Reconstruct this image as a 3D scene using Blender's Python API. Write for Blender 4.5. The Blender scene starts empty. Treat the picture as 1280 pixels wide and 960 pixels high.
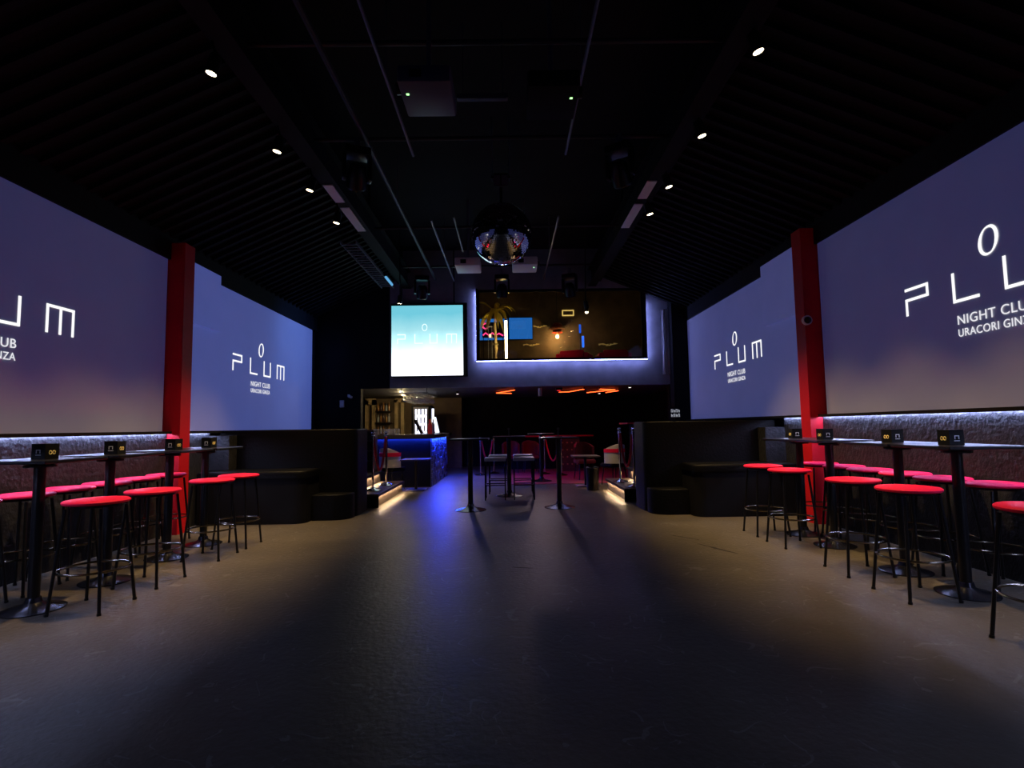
import bpy, bmesh, math, random
from mathutils import Vector, Matrix
random.seed(7)
PI = math.pi
C = bpy.context.scene.collection

# ------------------------------------------------------------------ camera, world, exposure
F_PX, EYE = 685.0, 1.29
cam_d = bpy.data.cameras.new('camera'); cam = bpy.data.objects.new('camera', cam_d); C.objects.link(cam)
cam_d.sensor_width = 36.0; cam_d.lens = 36.0 * F_PX / 1280.0; cam_d.clip_start = 0.05
rot = Matrix.Rotation(-5 / F_PX, 3, 'Z') @ Matrix.Rotation(PI / 2 + math.atan(53 / F_PX), 3, 'X') @ Matrix.Rotation(-0.0155, 3, 'Z')
cam.matrix_world = Matrix.Translation((0, 0, EYE)) @ rot.to_4x4()
bpy.context.scene.camera = cam
w = bpy.data.worlds.new('world'); bpy.context.scene.world = w; w.use_nodes = True
w.node_tree.nodes['Background'].inputs[0].default_value = (0, 0, 0, 1)
w.node_tree.nodes['Background'].inputs[1].default_value = 0
vs = bpy.context.scene.view_settings
vs.view_transform = 'Standard'; vs.look = 'None'; vs.exposure = 0.0; vs.gamma = 1.0; vs.use_curve_mapping = False

# ------------------------------------------------------------------ main numbers of the hall
XL, XR = -4.38, 4.07            # planes of the projection screens
YB = 12.5                       # upper back wall
ZC = 5.4                        # ceiling
LAMPS_L = [(-2.47, 4.43), (-2.47, 5.75), (-2.47, 6.73), (-2.48, 7.84), (-2.22, 11.2)]
LAMPS_R = [(2.08, 4.23), (2.08, 5.53), (2.09, 6.76), (2.08, 7.66), (1.66, 11.2)]
DOWN_W = 430.0                  # downlight power
Z_LAMP = 4.3

# ------------------------------------------------------------------ helpers
def xf(bm, vs_, mat):
    bmesh.ops.transform(bm, matrix=mat, verts=vs_)

def box(bm, x0, x1, y0, y1, z0, z1, bev=0.0, seg=2):
    r = bmesh.ops.create_cube(bm, size=1.0)
    vs_ = r['verts']
    bmesh.ops.scale(bm, vec=(abs(x1 - x0), abs(y1 - y0), abs(z1 - z0)), verts=vs_)
    bmesh.ops.translate(bm, vec=((x0 + x1) / 2, (y0 + y1) / 2, (z0 + z1) / 2), verts=vs_)
    if bev > 0:
        es = list({e for v in vs_ for e in v.link_edges})
        r2 = bmesh.ops.bevel(bm, geom=es, offset=bev, segments=seg, affect='EDGES', profile=0.5)
        vs_ = list({v for f in r2['faces'] for v in f.verts} | {v for v in vs_ if v.is_valid})
    return vs_

def cyl(bm, p0, p1, r0, r1=None, n=14, caps=True):
    p0, p1 = Vector(p0), Vector(p1); d = p1 - p0
    r1 = r0 if r1 is None else r1
    r = bmesh.ops.create_cone(bm, cap_ends=caps, segments=n, radius1=r0, radius2=r1, depth=d.length)
    q = Vector((0, 0, 1)).rotation_difference(d.normalized()).to_matrix().to_4x4()
    xf(bm, r['verts'], Matrix.Translation((p0 + p1) / 2) @ q)
    return r['verts']

def tube(bm, pts, r, n=8, closed=False):
    pts = [Vector(p) for p in pts]; rings = []; m = len(pts)
    for i, p in enumerate(pts):
        a = pts[(i - 1) % m] if (closed or i > 0) else p
        b = pts[(i + 1) % m] if (closed or i < m - 1) else p
        t = (b - a).normalized()
        u = t.cross(Vector((0, 0, 1)))
        if u.length < 1e-3: u = t.cross(Vector((1, 0, 0)))
        u.normalize(); v = u.cross(t).normalized()
        rr = r[i] if isinstance(r, (list, tuple)) else r
        rings.append([bm.verts.new(p + u * math.cos(2 * PI * k / n) * rr + v * math.sin(2 * PI * k / n) * rr) for k in range(n)])
    for i in range(m if closed else m - 1):
        A, B = rings[i], rings[(i + 1) % m]
        for k in range(n):
            bm.faces.new((A[k], A[(k + 1) % n], B[(k + 1) % n], B[k]))
    if not closed:
        bm.faces.new(rings[0][::-1]); bm.faces.new(rings[-1])

def lathe(bm, prof, n=24, c=(0, 0, 0)):
    rings = []
    for r, z in prof:
        if r < 1e-5: rings.append([bm.verts.new((c[0], c[1], c[2] + z))])
        else: rings.append([bm.verts.new((c[0] + r * math.cos(2 * PI * k / n), c[1] + r * math.sin(2 * PI * k / n), c[2] + z)) for k in range(n)])
    for A, B in zip(rings, rings[1:]):
        for k in range(n):
            k2 = (k + 1) % n
            if len(A) == 1 and len(B) == 1: continue
            if len(A) == 1: bm.faces.new((A[0], B[k2], B[k]))
            elif len(B) == 1: bm.faces.new((A[k], A[k2], B[0]))
            else: bm.faces.new((A[k], A[k2], B[k2], B[k]))

def prism(bm, poly, z0, z1, bev=0.0):
    lo = [bm.verts.new((x, y, z0)) for x, y in poly]; hi = [bm.verts.new((x, y, z1)) for x, y in poly]
    n = len(poly)
    bm.faces.new(lo[::-1]); bm.faces.new(hi)
    for i in range(n): bm.faces.new((lo[i], lo[(i + 1) % n], hi[(i + 1) % n], hi[i]))
    if bev:
        es = list({e for v in hi for e in v.link_edges if e.verts[0] in hi and e.verts[1] in hi})
        bmesh.ops.bevel(bm, geom=es, offset=bev, segments=3, affect='EDGES', profile=0.5)

def NB(): return bmesh.new()

def obj(name, bm, m, parent=None, smooth=False, loc=None):
    bmesh.ops.recalc_face_normals(bm, faces=bm.faces[:])
    me = bpy.data.meshes.new(name); bm.to_mesh(me); bm.free()
    if smooth:
        for p in me.polygons: p.use_smooth = True
        try: me.set_sharp_from_angle(angle=math.radians(38))
        except Exception: pass
    me.materials.append(m)
    o = bpy.data.objects.new(name, me); C.objects.link(o)
    if parent: o.parent = parent
    if loc: o.location = loc
    return o

def bx(name, m, dims, parent=None, bev=0.0):
    bm = NB(); box(bm, *dims, bev=bev); return obj(name, bm, m, parent, smooth=bev > 0)

def tag(o, label=None, cat=None, group=None, kind=None):
    if label: o['label'] = label
    if cat: o['category'] = cat
    if group: o['group'] = group
    if kind: o['kind'] = kind
    return o

def thing(name, label, cat, loc=(0, 0, 0), rz=0.0, group=None):
    o = bpy.data.objects.new(name, None); C.objects.link(o); o.empty_display_size = 0.1
    o.location = loc; o.rotation_euler = (0, 0, rz)
    return tag(o, label, cat, group)

def struct(name, bm, m, label=None, parent=None):
    o = obj(name, bm, m, parent); tag(o, label, None, None, 'structure' if parent is None else None); return o

def dup(root, loc, rz=None, label=None, group=None):
    r = root.copy(); C.objects.link(r); r.location = loc
    if rz is not None: r.rotation_euler = (0, 0, rz)
    if label: r['label'] = label
    if group: r['group'] = group
    for ch in list(root.children):
        c = ch.copy(); C.objects.link(c); c.parent = r
        for g in list(ch.children):
            d = g.copy(); C.objects.link(d); d.parent = c
    return r

# ------------------------------------------------------------------ materials
def mat(name, col, rough=0.5, metal=0.0, noise=0.0, nscale=8.0, bump=0.0, bscale=40.0, spec=0.5, trans=0.0, emit=None, estr=0.0, alpha=None, coat=0.0):
    m = bpy.data.materials.new(name); m.use_nodes = True
    nt = m.node_tree; b = nt.nodes['Principled BSDF']
    b.inputs['Base Color'].default_value = (*col, 1); b.inputs['Roughness'].default_value = rough
    b.inputs['Metallic'].default_value = metal; b.inputs['Specular IOR Level'].default_value = spec
    b.inputs['Transmission Weight'].default_value = trans; b.inputs['Coat Weight'].default_value = coat
    if emit: b.inputs['Emission Color'].default_value = (*emit, 1); b.inputs['Emission Strength'].default_value = estr
    tc = nt.nodes.new('ShaderNodeTexCoord')
    if noise > 0:
        n = nt.nodes.new('ShaderNodeTexNoise'); n.inputs['Scale'].default_value = nscale; n.inputs['Detail'].default_value = 6
        nt.links.new(tc.outputs['Object'], n.inputs['Vector'])
        r = nt.nodes.new('ShaderNodeValToRGB')
        r.color_ramp.elements[0].position = 0.3; r.color_ramp.elements[1].position = 0.7
        r.color_ramp.elements[0].color = (*[c * (1 - noise) for c in col], 1); r.color_ramp.elements[1].color = (*[min(1, c * (1 + noise)) for c in col], 1)
        nt.links.new(n.outputs['Fac'], r.inputs['Fac']); nt.links.new(r.outputs['Color'], b.inputs['Base Color'])
    if bump > 0:
        n2 = nt.nodes.new('ShaderNodeTexNoise'); n2.inputs['Scale'].default_value = bscale; n2.inputs['Detail'].default_value = 4
        nt.links.new(tc.outputs['Object'], n2.inputs['Vector'])
        bp = nt.nodes.new('ShaderNodeBump'); bp.inputs['Strength'].default_value = bump; bp.inputs['Distance'].default_value = 0.02
        nt.links.new(n2.outputs['Fac'], bp.inputs['Height']); nt.links.new(bp.outputs['Normal'], b.inputs['Normal'])
    return m

def emis(name, col, s):
    m = bpy.data.materials.new(name); m.use_nodes = True; nt = m.node_tree
    nt.nodes.remove(nt.nodes['Principled BSDF'])
    e = nt.nodes.new('ShaderNodeEmission'); e.inputs[0].default_value = (*col, 1); e.inputs[1].default_value = s
    nt.links.new(e.outputs[0], nt.nodes['Material Output'].inputs[0]); return m

def floor_mat():
    m = bpy.data.materials.new('worn_concrete'); m.use_nodes = True; nt = m.node_tree; b = nt.nodes['Principled BSDF']
    L = nt.links.new; N = nt.nodes.new
    tc = N('ShaderNodeTexCoord')
    n1 = N('ShaderNodeTexNoise'); n1.inputs['Scale'].default_value = 1.3; n1.inputs['Detail'].default_value = 8; n1.inputs['Roughness'].default_value = 0.65
    L(tc.outputs['Object'], n1.inputs['Vector'])
    r1 = N('ShaderNodeValToRGB'); r1.color_ramp.elements[0].position = 0.3; r1.color_ramp.elements[1].position = 0.72
    r1.color_ramp.elements[0].color = (0.072, 0.062, 0.047, 1); r1.color_ramp.elements[1].color = (0.112, 0.095, 0.070, 1)
    L(n1.outputs['Fac'], r1.inputs['Fac'])
    # thin curved scratches: contour lines of distorted noise, broken by a second noise
    col = r1.outputs['Color']; masks = []
    for sc, off, th in ((1.7, (3, 1, 0), 0.006), (3.1, (7, 5, 2), 0.007)):
        mp = N('ShaderNodeMapping'); mp.inputs['Location'].default_value = off
        L(tc.outputs['Object'], mp.inputs['Vector'])
        n = N('ShaderNodeTexNoise'); n.inputs['Scale'].default_value = sc; n.inputs['Detail'].default_value = 1.5; n.inputs['Distortion'].default_value = 0.8
        L(mp.outputs[0], n.inputs['Vector'])
        s = N('ShaderNodeMath'); s.operation = 'SUBTRACT'; s.inputs[1].default_value = 0.5; L(n.outputs['Fac'], s.inputs[0])
        a = N('ShaderNodeMath'); a.operation = 'ABSOLUTE'; L(s.outputs[0], a.inputs[0])
        l = N('ShaderNodeMath'); l.operation = 'LESS_THAN'; l.inputs[1].default_value = th; L(a.outputs[0], l.inputs[0])
        nb = N('ShaderNodeTexNoise'); nb.inputs['Scale'].default_value = sc * 3; nb.inputs['Detail'].default_value = 3
        L(mp.outputs[0], nb.inputs['Vector'])
        g = N('ShaderNodeMath'); g.operation = 'GREATER_THAN'; g.inputs[1].default_value = 0.56; L(nb.outputs['Fac'], g.inputs[0])
        mm = N('ShaderNodeMath'); mm.operation = 'MULTIPLY'; L(l.outputs[0], mm.inputs[0]); L(g.outputs[0], mm.inputs[1])
        masks.append(mm.outputs[0])
    mx = N('ShaderNodeMath'); mx.operation = 'MAXIMUM'; L(masks[0], mx.inputs[0]); L(masks[1], mx.inputs[1])
    mix = N('ShaderNodeMix'); mix.data_type = 'RGBA'; mix.inputs['B'].default_value = (0.22, 0.21, 0.20, 1)
    mf = N('ShaderNodeMath'); mf.operation = 'MULTIPLY'; mf.inputs[1].default_value = 0.35; L(mx.outputs[0], mf.inputs[0])
    L(mf.outputs[0], mix.inputs['Factor']); L(col, mix.inputs['A']); L(mix.outputs['Result'], b.inputs['Base Color'])
    n3 = N('ShaderNodeTexNoise'); n3.inputs['Scale'].default_value = 26; n3.inputs['Detail'].default_value = 6; L(tc.outputs['Object'], n3.inputs['Vector'])
    mr = N('ShaderNodeMapRange'); mr.inputs['To Min'].default_value = 0.34; mr.inputs['To Max'].default_value = 0.50; L(n3.outputs['Fac'], mr.inputs['Value'])
    L(mr.outputs[0], b.inputs['Roughness'])
    bp = N('ShaderNodeBump'); bp.inputs['Strength'].default_value = 0.35; bp.inputs['Distance'].default_value = 0.012
    L(n3.outputs['Fac'], bp.inputs['Height']); L(bp.outputs['Normal'], b.inputs['Normal'])
    b.inputs['Specular IOR Level'].default_value = 0.085
    return m

def screen_mat(name, col, s):
    # white painted wall carrying a dim even projected picture
    m = mat(name, (0.40, 0.39, 0.40), 0.85, noise=0.04, nscale=2.0, emit=col, estr=s); return m

def video_mat():
    m = bpy.data.materials.new('video_picture'); m.use_nodes = True; nt = m.node_tree; L = nt.links.new; N = nt.nodes.new
    nt.nodes.remove(nt.nodes['Principled BSDF'])
    tc = N('ShaderNodeTexCoord'); sp = N('ShaderNodeSeparateXYZ'); L(tc.outputs['Generated'], sp.inputs[0])
    n = N('ShaderNodeTexNoise'); n.inputs['Scale'].default_value = 2.6; n.inputs['Detail'].default_value = 5; L(tc.outputs['Generated'], n.inputs['Vector'])
    a = N('ShaderNodeMath'); a.operation = 'MULTIPLY_ADD'; a.inputs[1].default_value = 0.22; L(n.outputs['Fac'], a.inputs[0]); L(sp.outputs['Z'], a.inputs[2])
    r = N('ShaderNodeValToRGB'); e = r.color_ramp.elements
    e[0].position = 0.34; e[0].color = (0.9, 0.95, 1.0, 1); e[1].position = 1.1; e[1].color = (0.17, 0.60, 0.74, 1)
    k = r.color_ramp.elements.new(0.62); k.color = (0.50, 0.88, 0.94, 1)
    L(a.outputs[0], r.inputs['Fac'])
    s = N('ShaderNodeMapRange'); s.inputs['From Min'].default_value = 0.25; s.inputs['From Max'].default_value = 0.74
    s.inputs['To Min'].default_value = 1.8; s.inputs['To Max'].default_value = 1.0; L(a.outputs[0], s.inputs['Value'])
    em = N('ShaderNodeEmission'); L(r.outputs['Color'], em.inputs[0]); L(s.outputs[0], em.inputs[1])
    L(em.outputs[0], nt.nodes['Material Output'].inputs[0]); return m

M = dict(
    floor=floor_mat(),
    black=mat('black_paint', (0.005, 0.005, 0.006), 0.8, noise=0.3, nscale=3, spec=0.2),
    ceil=mat('ceiling_black', (0.006, 0.006, 0.007), 0.85, noise=0.3, nscale=2, spec=0.15),
    lceil=mat('lounge_ceiling_black', (0.08, 0.075, 0.075), 0.6, noise=0.2, nscale=3, spec=0.3),
    slat=mat('slat_black', (0.007, 0.007, 0.009), 0.7, spec=0.12),
    wains=mat('dark_plaster', (0.016, 0.016, 0.019), 0.6, spec=0.3, noise=0.45, nscale=9, bump=0.7, bscale=22),
    backw=mat('grey_wall', (0.20, 0.20, 0.225), 0.8, noise=0.15, nscale=4),
    scrN=screen_mat('projection_near', (0.17, 0.22, 0.95), 0.062),
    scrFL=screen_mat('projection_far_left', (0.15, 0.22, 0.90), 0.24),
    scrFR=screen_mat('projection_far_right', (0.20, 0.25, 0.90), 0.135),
    logo=emis('projected_white', (1, 1, 1), 1.1),
    logos=emis('projected_white_small', (0.95, 0.95, 1), 0.85),
    red=mat('red_column_paint', (0.46, 0.005, 0.015), 0.6, spec=0.2, noise=0.1, nscale=3),
    seat=mat('red_vinyl', (0.90, 0.016, 0.09), 0.5, spec=0.08, bump=0.12, bscale=60),
    blackm=mat('black_metal', (0.008, 0.008, 0.009), 0.3, metal=0.0, spec=0.35),
    base=mat('polished_base', (0.05, 0.05, 0.06), 0.25, metal=0.85),
    ring=mat('foot_ring', (0.20, 0.17, 0.12), 0.22, metal=1.0),
    chrome=mat('chrome', (0.75, 0.73, 0.70), 0.14, metal=1.0),
    leather=mat('black_leather', (0.0035, 0.0035, 0.004), 0.5, spec=0.12, bump=0.25, bscale=35),
    rope=mat('velvet_rope', (0.45, 0.012, 0.03), 0.9),
    whitep=mat('white_plastic', (0.7, 0.7, 0.72), 0.5),
    greyp=mat('grey_plastic', (0.075, 0.07, 0.12), 0.55),
    pipe=mat('pipe_grey', (0.03, 0.03, 0.036), 0.5, spec=0.3),
    steel=mat('galvanised', (0.16, 0.16, 0.2), 0.45, metal=0.6),
    mirror=mat('mirror_tile', (0.85, 0.86, 0.9), 0.05, metal=1.0),
    gold=mat('gold_print', (0.75, 0.55, 0.18), 0.4, emit=(0.8, 0.6, 0.2), estr=0.0),
    dgold=mat('dull_gold', (0.4, 0.3, 0.1), 0.4),
    scuff=mat('scuff_dark', (0.035, 0.03, 0.027), 0.6, spec=0.1),
    white=mat('white_print', (0.8, 0.8, 0.8), 0.6),
    card=mat('black_card', (0.008, 0.008, 0.008), 0.5, spec=0.1),
    led=emis('led_cool', (0.46, 0.54, 1.0), 110.0),
    ledwin=emis('led_window', (0.30, 0.36, 1.0), 42.0),
    ledwarm=emis('led_warm', (1.0, 0.70, 0.40), 190.0),
    ledblue=emis('led_blue', (0.015, 0.05, 1.0), 520.0),
    ledblue2=emis('led_blue_front', (0.015, 0.05, 1.0), 170.0),
    neonred=emis('neon_red', (1.0, 0.085, 0.015), 5.5),
    lens=emis('lamp_lens', (1.0, 0.82, 0.5), 14.0),
    green=emis('green_led', (0.35, 1.0, 0.3), 2.5),
    bluel=emis('blue_led', (0.1, 0.25, 1.0), 3.0),
    tubelight=emis('tube_warm', (1.0, 0.75, 0.28), 24.0),
    tv=emis('tv_blue', (0.02, 0.16, 0.55), 0.75),
    pink=emis('neon_pink', (1.0, 0.05, 0.22), 1.5),
    video=video_mat(),
    vidlogo=emis('video_logo', (0.8, 0.97, 1.0), 1.25),
    brown=mat('brown_wall', (0.13, 0.09, 0.05), 0.8, noise=0.3, nscale=3),
    wood=mat('pale_wood', (0.55, 0.40, 0.20), 0.5, noise=0.3, nscale=6),
    dwood=mat('dark_wood', (0.06, 0.035, 0.02), 0.4, noise=0.3, nscale=6),
    riser=mat('brown_riser', (0.07, 0.05, 0.04), 0.6, spec=0.2, noise=0.2, nscale=8),
    brick=mat('bar_brick', (0.10, 0.10, 0.13), 0.4, bump=0.3),
    darktop=mat('dark_table_top', (0.10, 0.10, 0.11), 0.3),
    bartop=mat('bar_top', (0.05, 0.045, 0.045), 0.2),
    fridge=emis('fridge_light', (0.78, 0.80, 1.0), 2.6),
    glass=mat('drinking_glass', (0.9, 0.9, 0.9), 0.05, spec=0.8, trans=0.85),
    amber=mat('amber_bottle', (0.45, 0.20, 0.05), 0.12, spec=0.8),
    redb=mat('red_bottle', (0.55, 0.03, 0.03), 0.15, spec=0.8, emit=(0.5, 0.03, 0.02), estr=0.15),
    dkb=mat('dark_bottle', (0.05, 0.02, 0.02), 0.12, spec=0.8),
    clearb=mat('pale_bottle', (0.6, 0.62, 0.6), 0.12, spec=0.8),
    carpet=mat('red_carpet', (0.20, 0.014, 0.026), 0.95, noise=0.2, nscale=60),
    leaf=mat('palm_leaf', (0.65, 0.52, 0.07), 0.5),
    pot=mat('dark_pot', (0.03, 0.03, 0.03), 0.5),
    dkred=mat('dark_red_fabric', (0.14, 0.008, 0.012), 0.8),
    shade=mat('red_shade', (0.35, 0.04, 0.02), 0.4),
    pane=mat('window_pane', (1, 1, 1), 0.02, trans=1.0, spec=0.3),
    greyseat=mat('pale_seat', (0.55, 0.53, 0.58), 0.45),
)

# ------------------------------------------------------------------ the shell of the hall
bm = NB(); box(bm, -5.2, 5.2, -3.2, 18.4, -0.2, 0); struct('floor', bm, M['floor'], 'worn dark concrete dance floor with fine scratches')
bm = NB(); box(bm, -5.2, 5.2, -3.2, 18.4, ZC, ZC + 0.2); ceiling = struct('ceiling', bm, M['ceil'], 'black hall ceiling')
bm = NB(); box(bm, -5.2, XL - 0.03, -3.0, 12.5, 0, ZC); struct('wall_left', bm, M['black'], 'black side wall of the hall behind the screens')
bm = NB(); box(bm, XR + 0.03, 5.2, -3.0, 12.5, 0, ZC); struct('wall_right', bm, M['black'], 'black side wall of the hall with dome camera column')
bm = NB(); box(bm, -5.2, 5.2, -3.2, -3.0, 0, ZC); struct('wall_front', bm, M['black'], 'black end wall of the hall')
bm = NB()
WX0, WX1, WZ0, WZ1 = -0.69, 3.17, 2.80, 4.46
OX0, OX1, OZ = -3.30, 3.70, 2.20
box(bm, -2.7, WX0, YB, YB + 0.2, OZ, ZC); box(bm, WX1, 5.2, YB, YB + 0.2, OZ, ZC)
box(bm, WX0, WX1, YB, YB + 0.2, OZ, WZ0); box(bm, WX0, WX1, YB, YB + 0.2, WZ1, ZC)
struct('wall_back', bm, M['backw'], 'grey end wall with balcony window over the bar opening')
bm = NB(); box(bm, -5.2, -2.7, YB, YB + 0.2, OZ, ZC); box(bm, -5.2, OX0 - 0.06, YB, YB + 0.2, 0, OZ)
struct('wall_corner_left', bm, M['black'], 'black part of the end wall beside the video screen')  # this stretch of the end wall gets the black material instead of grey
bm = NB(); box(bm, OX1, 5.2, YB, YB + 0.2, 0, OZ)
struct('wall_corner_right', bm, M['black'], 'black painted end wall beside the lounge opening')
bm = NB(); box(bm, -5.2, -4.6, YB + 0.2, 18.2, 0, ZC); struct('wall_bar_left', bm, M['black'], 'dark side wall of the bar room')
bm = NB(); box(bm, 4.6, 5.2, YB + 0.2, 18.2, 0, ZC); struct('wall_bar_right', bm, M['black'], 'dark side wall of the lounge room')
bm = NB(); box(bm, -5.2, 5.2, 18.2, 18.4, 0, ZC); struct('wall_rear', bm, M['black'], 'black rear wall of the lounge')
bm = NB(); box(bm, -4.6, 4.6, YB + 0.2, 18.2, 2.25, 2.45); struct('ceiling_lounge', bm, M['lceil'], 'low black ceiling of the bar and lounge')
bm = NB(); box(bm, -4.6, 4.6, 16.5, 16.6, 2.45, ZC); struct('wall_balcony', bm, M['brown'], 'brown rear wall of the balcony room')

# lower walls, ledges and LED strips, red columns, screens
for side, X, sgn, zb, zt, nm in (('left', XL, 1, 1.295, 3.52, 'bare'), ('right', XR, -1, 1.385, 3.61, 'camera')):
    word = 'beside the bare red column' if side == 'left' else 'beside the column with the dome camera'
    bm = NB(); box(bm, X - sgn * 0.03, X + sgn * 0.05, -2.9, 8.0, 0, zb - 0.022)
    struct('trim_1' if side == 'left' else 'trim_2', bm, M['wains'], 'dark textured lower wall ' + word)
    bm = NB(); box(bm, X - sgn * 0.03, X + sgn * 0.11, -2.9, 12.2, zb - 0.022, zb - 0.001)
    struct('trim_3' if side == 'left' else 'trim_4', bm, M['black'], 'black ledge below the screens ' + word)
    bm = NB(); box(bm, X + sgn * 0.098, X + sgn * 0.11, -2.9, 12.2, zb - 0.036, zb - 0.022)
    struct('trim_7' if side == 'left' else 'trim_8', bm, M['black'], 'thin black lip hiding the light strip ' + word)  # lip added to hold the strip's light off the open floor
    for k, (a, b2) in enumerate(((-2.8, 6.98), (7.24, 7.98))):
        st = bx('led_strip', M['led'], (X + sgn * 0.056, X + sgn * 0.075, a, b2, zb - 0.032, zb - 0.0225))
        tag(st, ('long' if k == 0 else 'short') + ' cool white light strip under the ledge ' + word, 'light strip')
    # screens
    spans = (('near', -2.8, 6.98), ('far', 7.24, 12.22))
    for nme, a, b2 in spans:
        m = M['scrN'] if nme == 'near' else (M['scrFL'] if side == 'left' else M['scrFR'])
        bm = NB(); box(bm, X - sgn * 0.02, X, a, b2, zb, zt)
        t = obj('projection_screen', bm, m)
        if nme == 'far':
            tag(t, 'short projection screen carrying the whole logo, ' + word, 'screen')
        else:
            tag(t, 'long projection screen towards the hall entrance, ' + word, 'screen')
        yc = 4.49 if nme == 'near' else 9.69
        zo = zb + 0.97       # baseline of the letters
        d = -1 if side == 'right' else 1            # reading direction along Y
        XO = X + sgn * 0.006
        def bar(bm, y0, z0, y1, z1, w):
            ya, yb_ = yc + d * y0, yc + d * y1; lo, hi = min(ya, yb_) - w / 2, max(ya, yb_) + w / 2
            box(bm, X + sgn * 0.001, XO, lo, hi, zo + min(z0, z1) - w / 2, zo + max(z0, z1) + w / 2)
        W_ = 0.026; h = 0.25
        letters = [('letter_p', [(-.98, h, -.70, h), (-.70, h, -.70, .145), (-.98, .145, -.70, .145), (-.98, .145, -.98, 0)]),
                   ('letter_l', [(-.39, h, -.39, 0), (-.39, 0, -.14, 0)]),
                   ('letter_u', [(.13, h, .13, 0), (.13, 0, .39, 0), (.39, 0, .39, h)]),
                   ('letter_m', [(.69, 0, .69, h), (.69, h, 1.0, h), (.845, 0, .845, h), (1.0, h, 1.0, 0)])]
        for ln, segs in letters:
            bm = NB()
            for s in segs: bar(bm, *s, W_)
            obj(ln, bm, M['logo'], t)
        bm = NB(); n = 32; ring = []
        for k in range(n):
            a_ = 2 * PI * k / n
            for sc in (0, 1):
                tw = 0.016 + 0.02 * abs(math.cos(a_ - 0.5))
                ry, rz_ = 0.098 - tw * sc, 0.125 - tw * sc * 0.8
                ring.append(bm.verts.new((XO, yc + d * (ry * math.cos(a_) + 0.03 * math.sin(a_) * 0.6), zo + 0.44 + rz_ * math.sin(a_))))
        for k in range(n):
            k2 = (k + 1) % n
            bm.faces.new((ring[2 * k], ring[2 * k2], ring[2 * k2 + 1], ring[2 * k + 1]))
        obj('letter_o', bm, M['logo'], t)
        for txt, zz, sz, wd in (('NIGHT CLUB', -0.215, 0.118, 0.74), ('URACORI GINZA', -0.325, 0.098, 0.74)):
            cu = bpy.data.curves.new('caption', 'FONT'); cu.body = txt; cu.size = sz; cu.align_x = 'CENTER'; cu.extrude = 0.001; cu.space_character = 1.08
            co = bpy.data.objects.new('caption', cu); C.objects.link(co)
            bpy.context.view_layer.update()
            fac = wd / max(co.dimensions.x, 1e-3)
            dg = bpy.context.evaluated_depsgraph_get()
            me = bpy.data.meshes.new_from_object(co.evaluated_get(dg)); bpy.data.objects.remove(co)
            par = list(range(len(me.vertices)))
            def fnd(i):
                while par[i] != i: par[i] = par[par[i]]; i = par[i]
                return i
            for e in me.edges: par[fnd(e.vertices[0])] = fnd(e.vertices[1])
            spans_x = {}
            for v in me.vertices:
                q = fnd(v.index); lo_, hi_ = spans_x.get(q, (9, -9)); spans_x[q] = (min(lo_, v.co.x), max(hi_, v.co.x))
            iv = sorted(spans_x.values()); best = (0, 0); reach = iv[0][1]
            for lo_, hi_ in iv[1:]:
                if lo_ - reach > best[0]: best = (lo_ - reach, (lo_ + reach) / 2)
                reach = max(reach, hi_)
            cut = best[1]
            for half in (0, 1):
                bm = NB(); bm.from_mesh(me)
                bmesh.ops.delete(bm, geom=[v for v in bm.verts if (v.co.x > cut) == (half == 0)], context='VERTS')
                bm.transform(Matrix.Translation((XO + sgn * 0.002, yc, zo + zz)) @ Matrix(((0, 0, sgn), (d, 0, 0), (0, 1, 0))).to_4x4() @ Matrix.Scale(fac, 4, (1, 0, 0)))
                wo = obj('caption_word', bm, M['logos'], t); wo['kind'] = 'stuff'
            bpy.data.meshes.remove(me)
    # red column
    col = bx('red_column', M['red'], (X - sgn * 0.02, X + sgn * 0.21, 7.0, 7.22, 0, zt + 0.22))
    tag(col, 'square dark red painted column ' + ('with no camera on it' if side == 'left' else 'carrying a small dome camera'), 'column')
    # boxed duct behind the column, in the projected light
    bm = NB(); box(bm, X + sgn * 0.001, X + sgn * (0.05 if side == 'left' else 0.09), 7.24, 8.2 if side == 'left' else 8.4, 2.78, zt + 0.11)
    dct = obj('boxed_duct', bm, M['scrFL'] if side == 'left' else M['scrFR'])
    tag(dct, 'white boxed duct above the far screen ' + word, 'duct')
    # sloped slat ceiling from the wall up to the beam
    XB = -2.30 if side == 'left' else 1.98
    za, zbm = zt + 0.22, 4.55
    bm = NB()
    a0, a1 = (X - sgn * 0.03, za + 0.10), (XB - sgn * 0.2, zbm + 0.16)
    for y0, y1 in ((-2.9, 12.45),):
        v = [bm.verts.new((x, y, z)) for y in (y0, y1) for x, z in (a0, a1, (a1[0], a1[1] + 0.05), (a0[0], a0[1] + 0.05))]
        for q in ((0, 1, 2, 3), (7, 6, 5, 4), (0, 4, 5, 1), (1, 5, 6, 2), (2, 6, 7, 3), (3, 7, 4, 0)): bm.faces.new([v[i] for i in q])
    cs = struct('ceiling_' + side, bm, M['ceil'], 'sloping black ceiling with slats ' + word)
    bm = NB()
    L_ = math.hypot(a1[0] - a0[0], a1[1] - a0[1]); ang = math.atan2(a1[1] - a0[1], a1[0] - a0[0])
    box(bm, -L_ / 2, L_ / 2, -0.03, 0.03, -0.05, 0.0)
    sl = obj('slat', bm, M['slat'], cs)
    sl.rotation_euler = (0, -ang, 0)
    cx, cz = (a0[0] + a1[0]) / 2, (a0[1] + a1[1]) / 2 - 0.004
    if sgn < 0: sl.rotation_euler = (0, -(ang - PI), 0)
    sl.location = (cx, 2.6, cz)
    k = 1
    while 2.6 + 0.2 * k < 12.4:
        c = sl.copy(); C.objects.link(c); c.location = (cx, 2.6 + 0.2 * k, cz); k += 1
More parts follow.
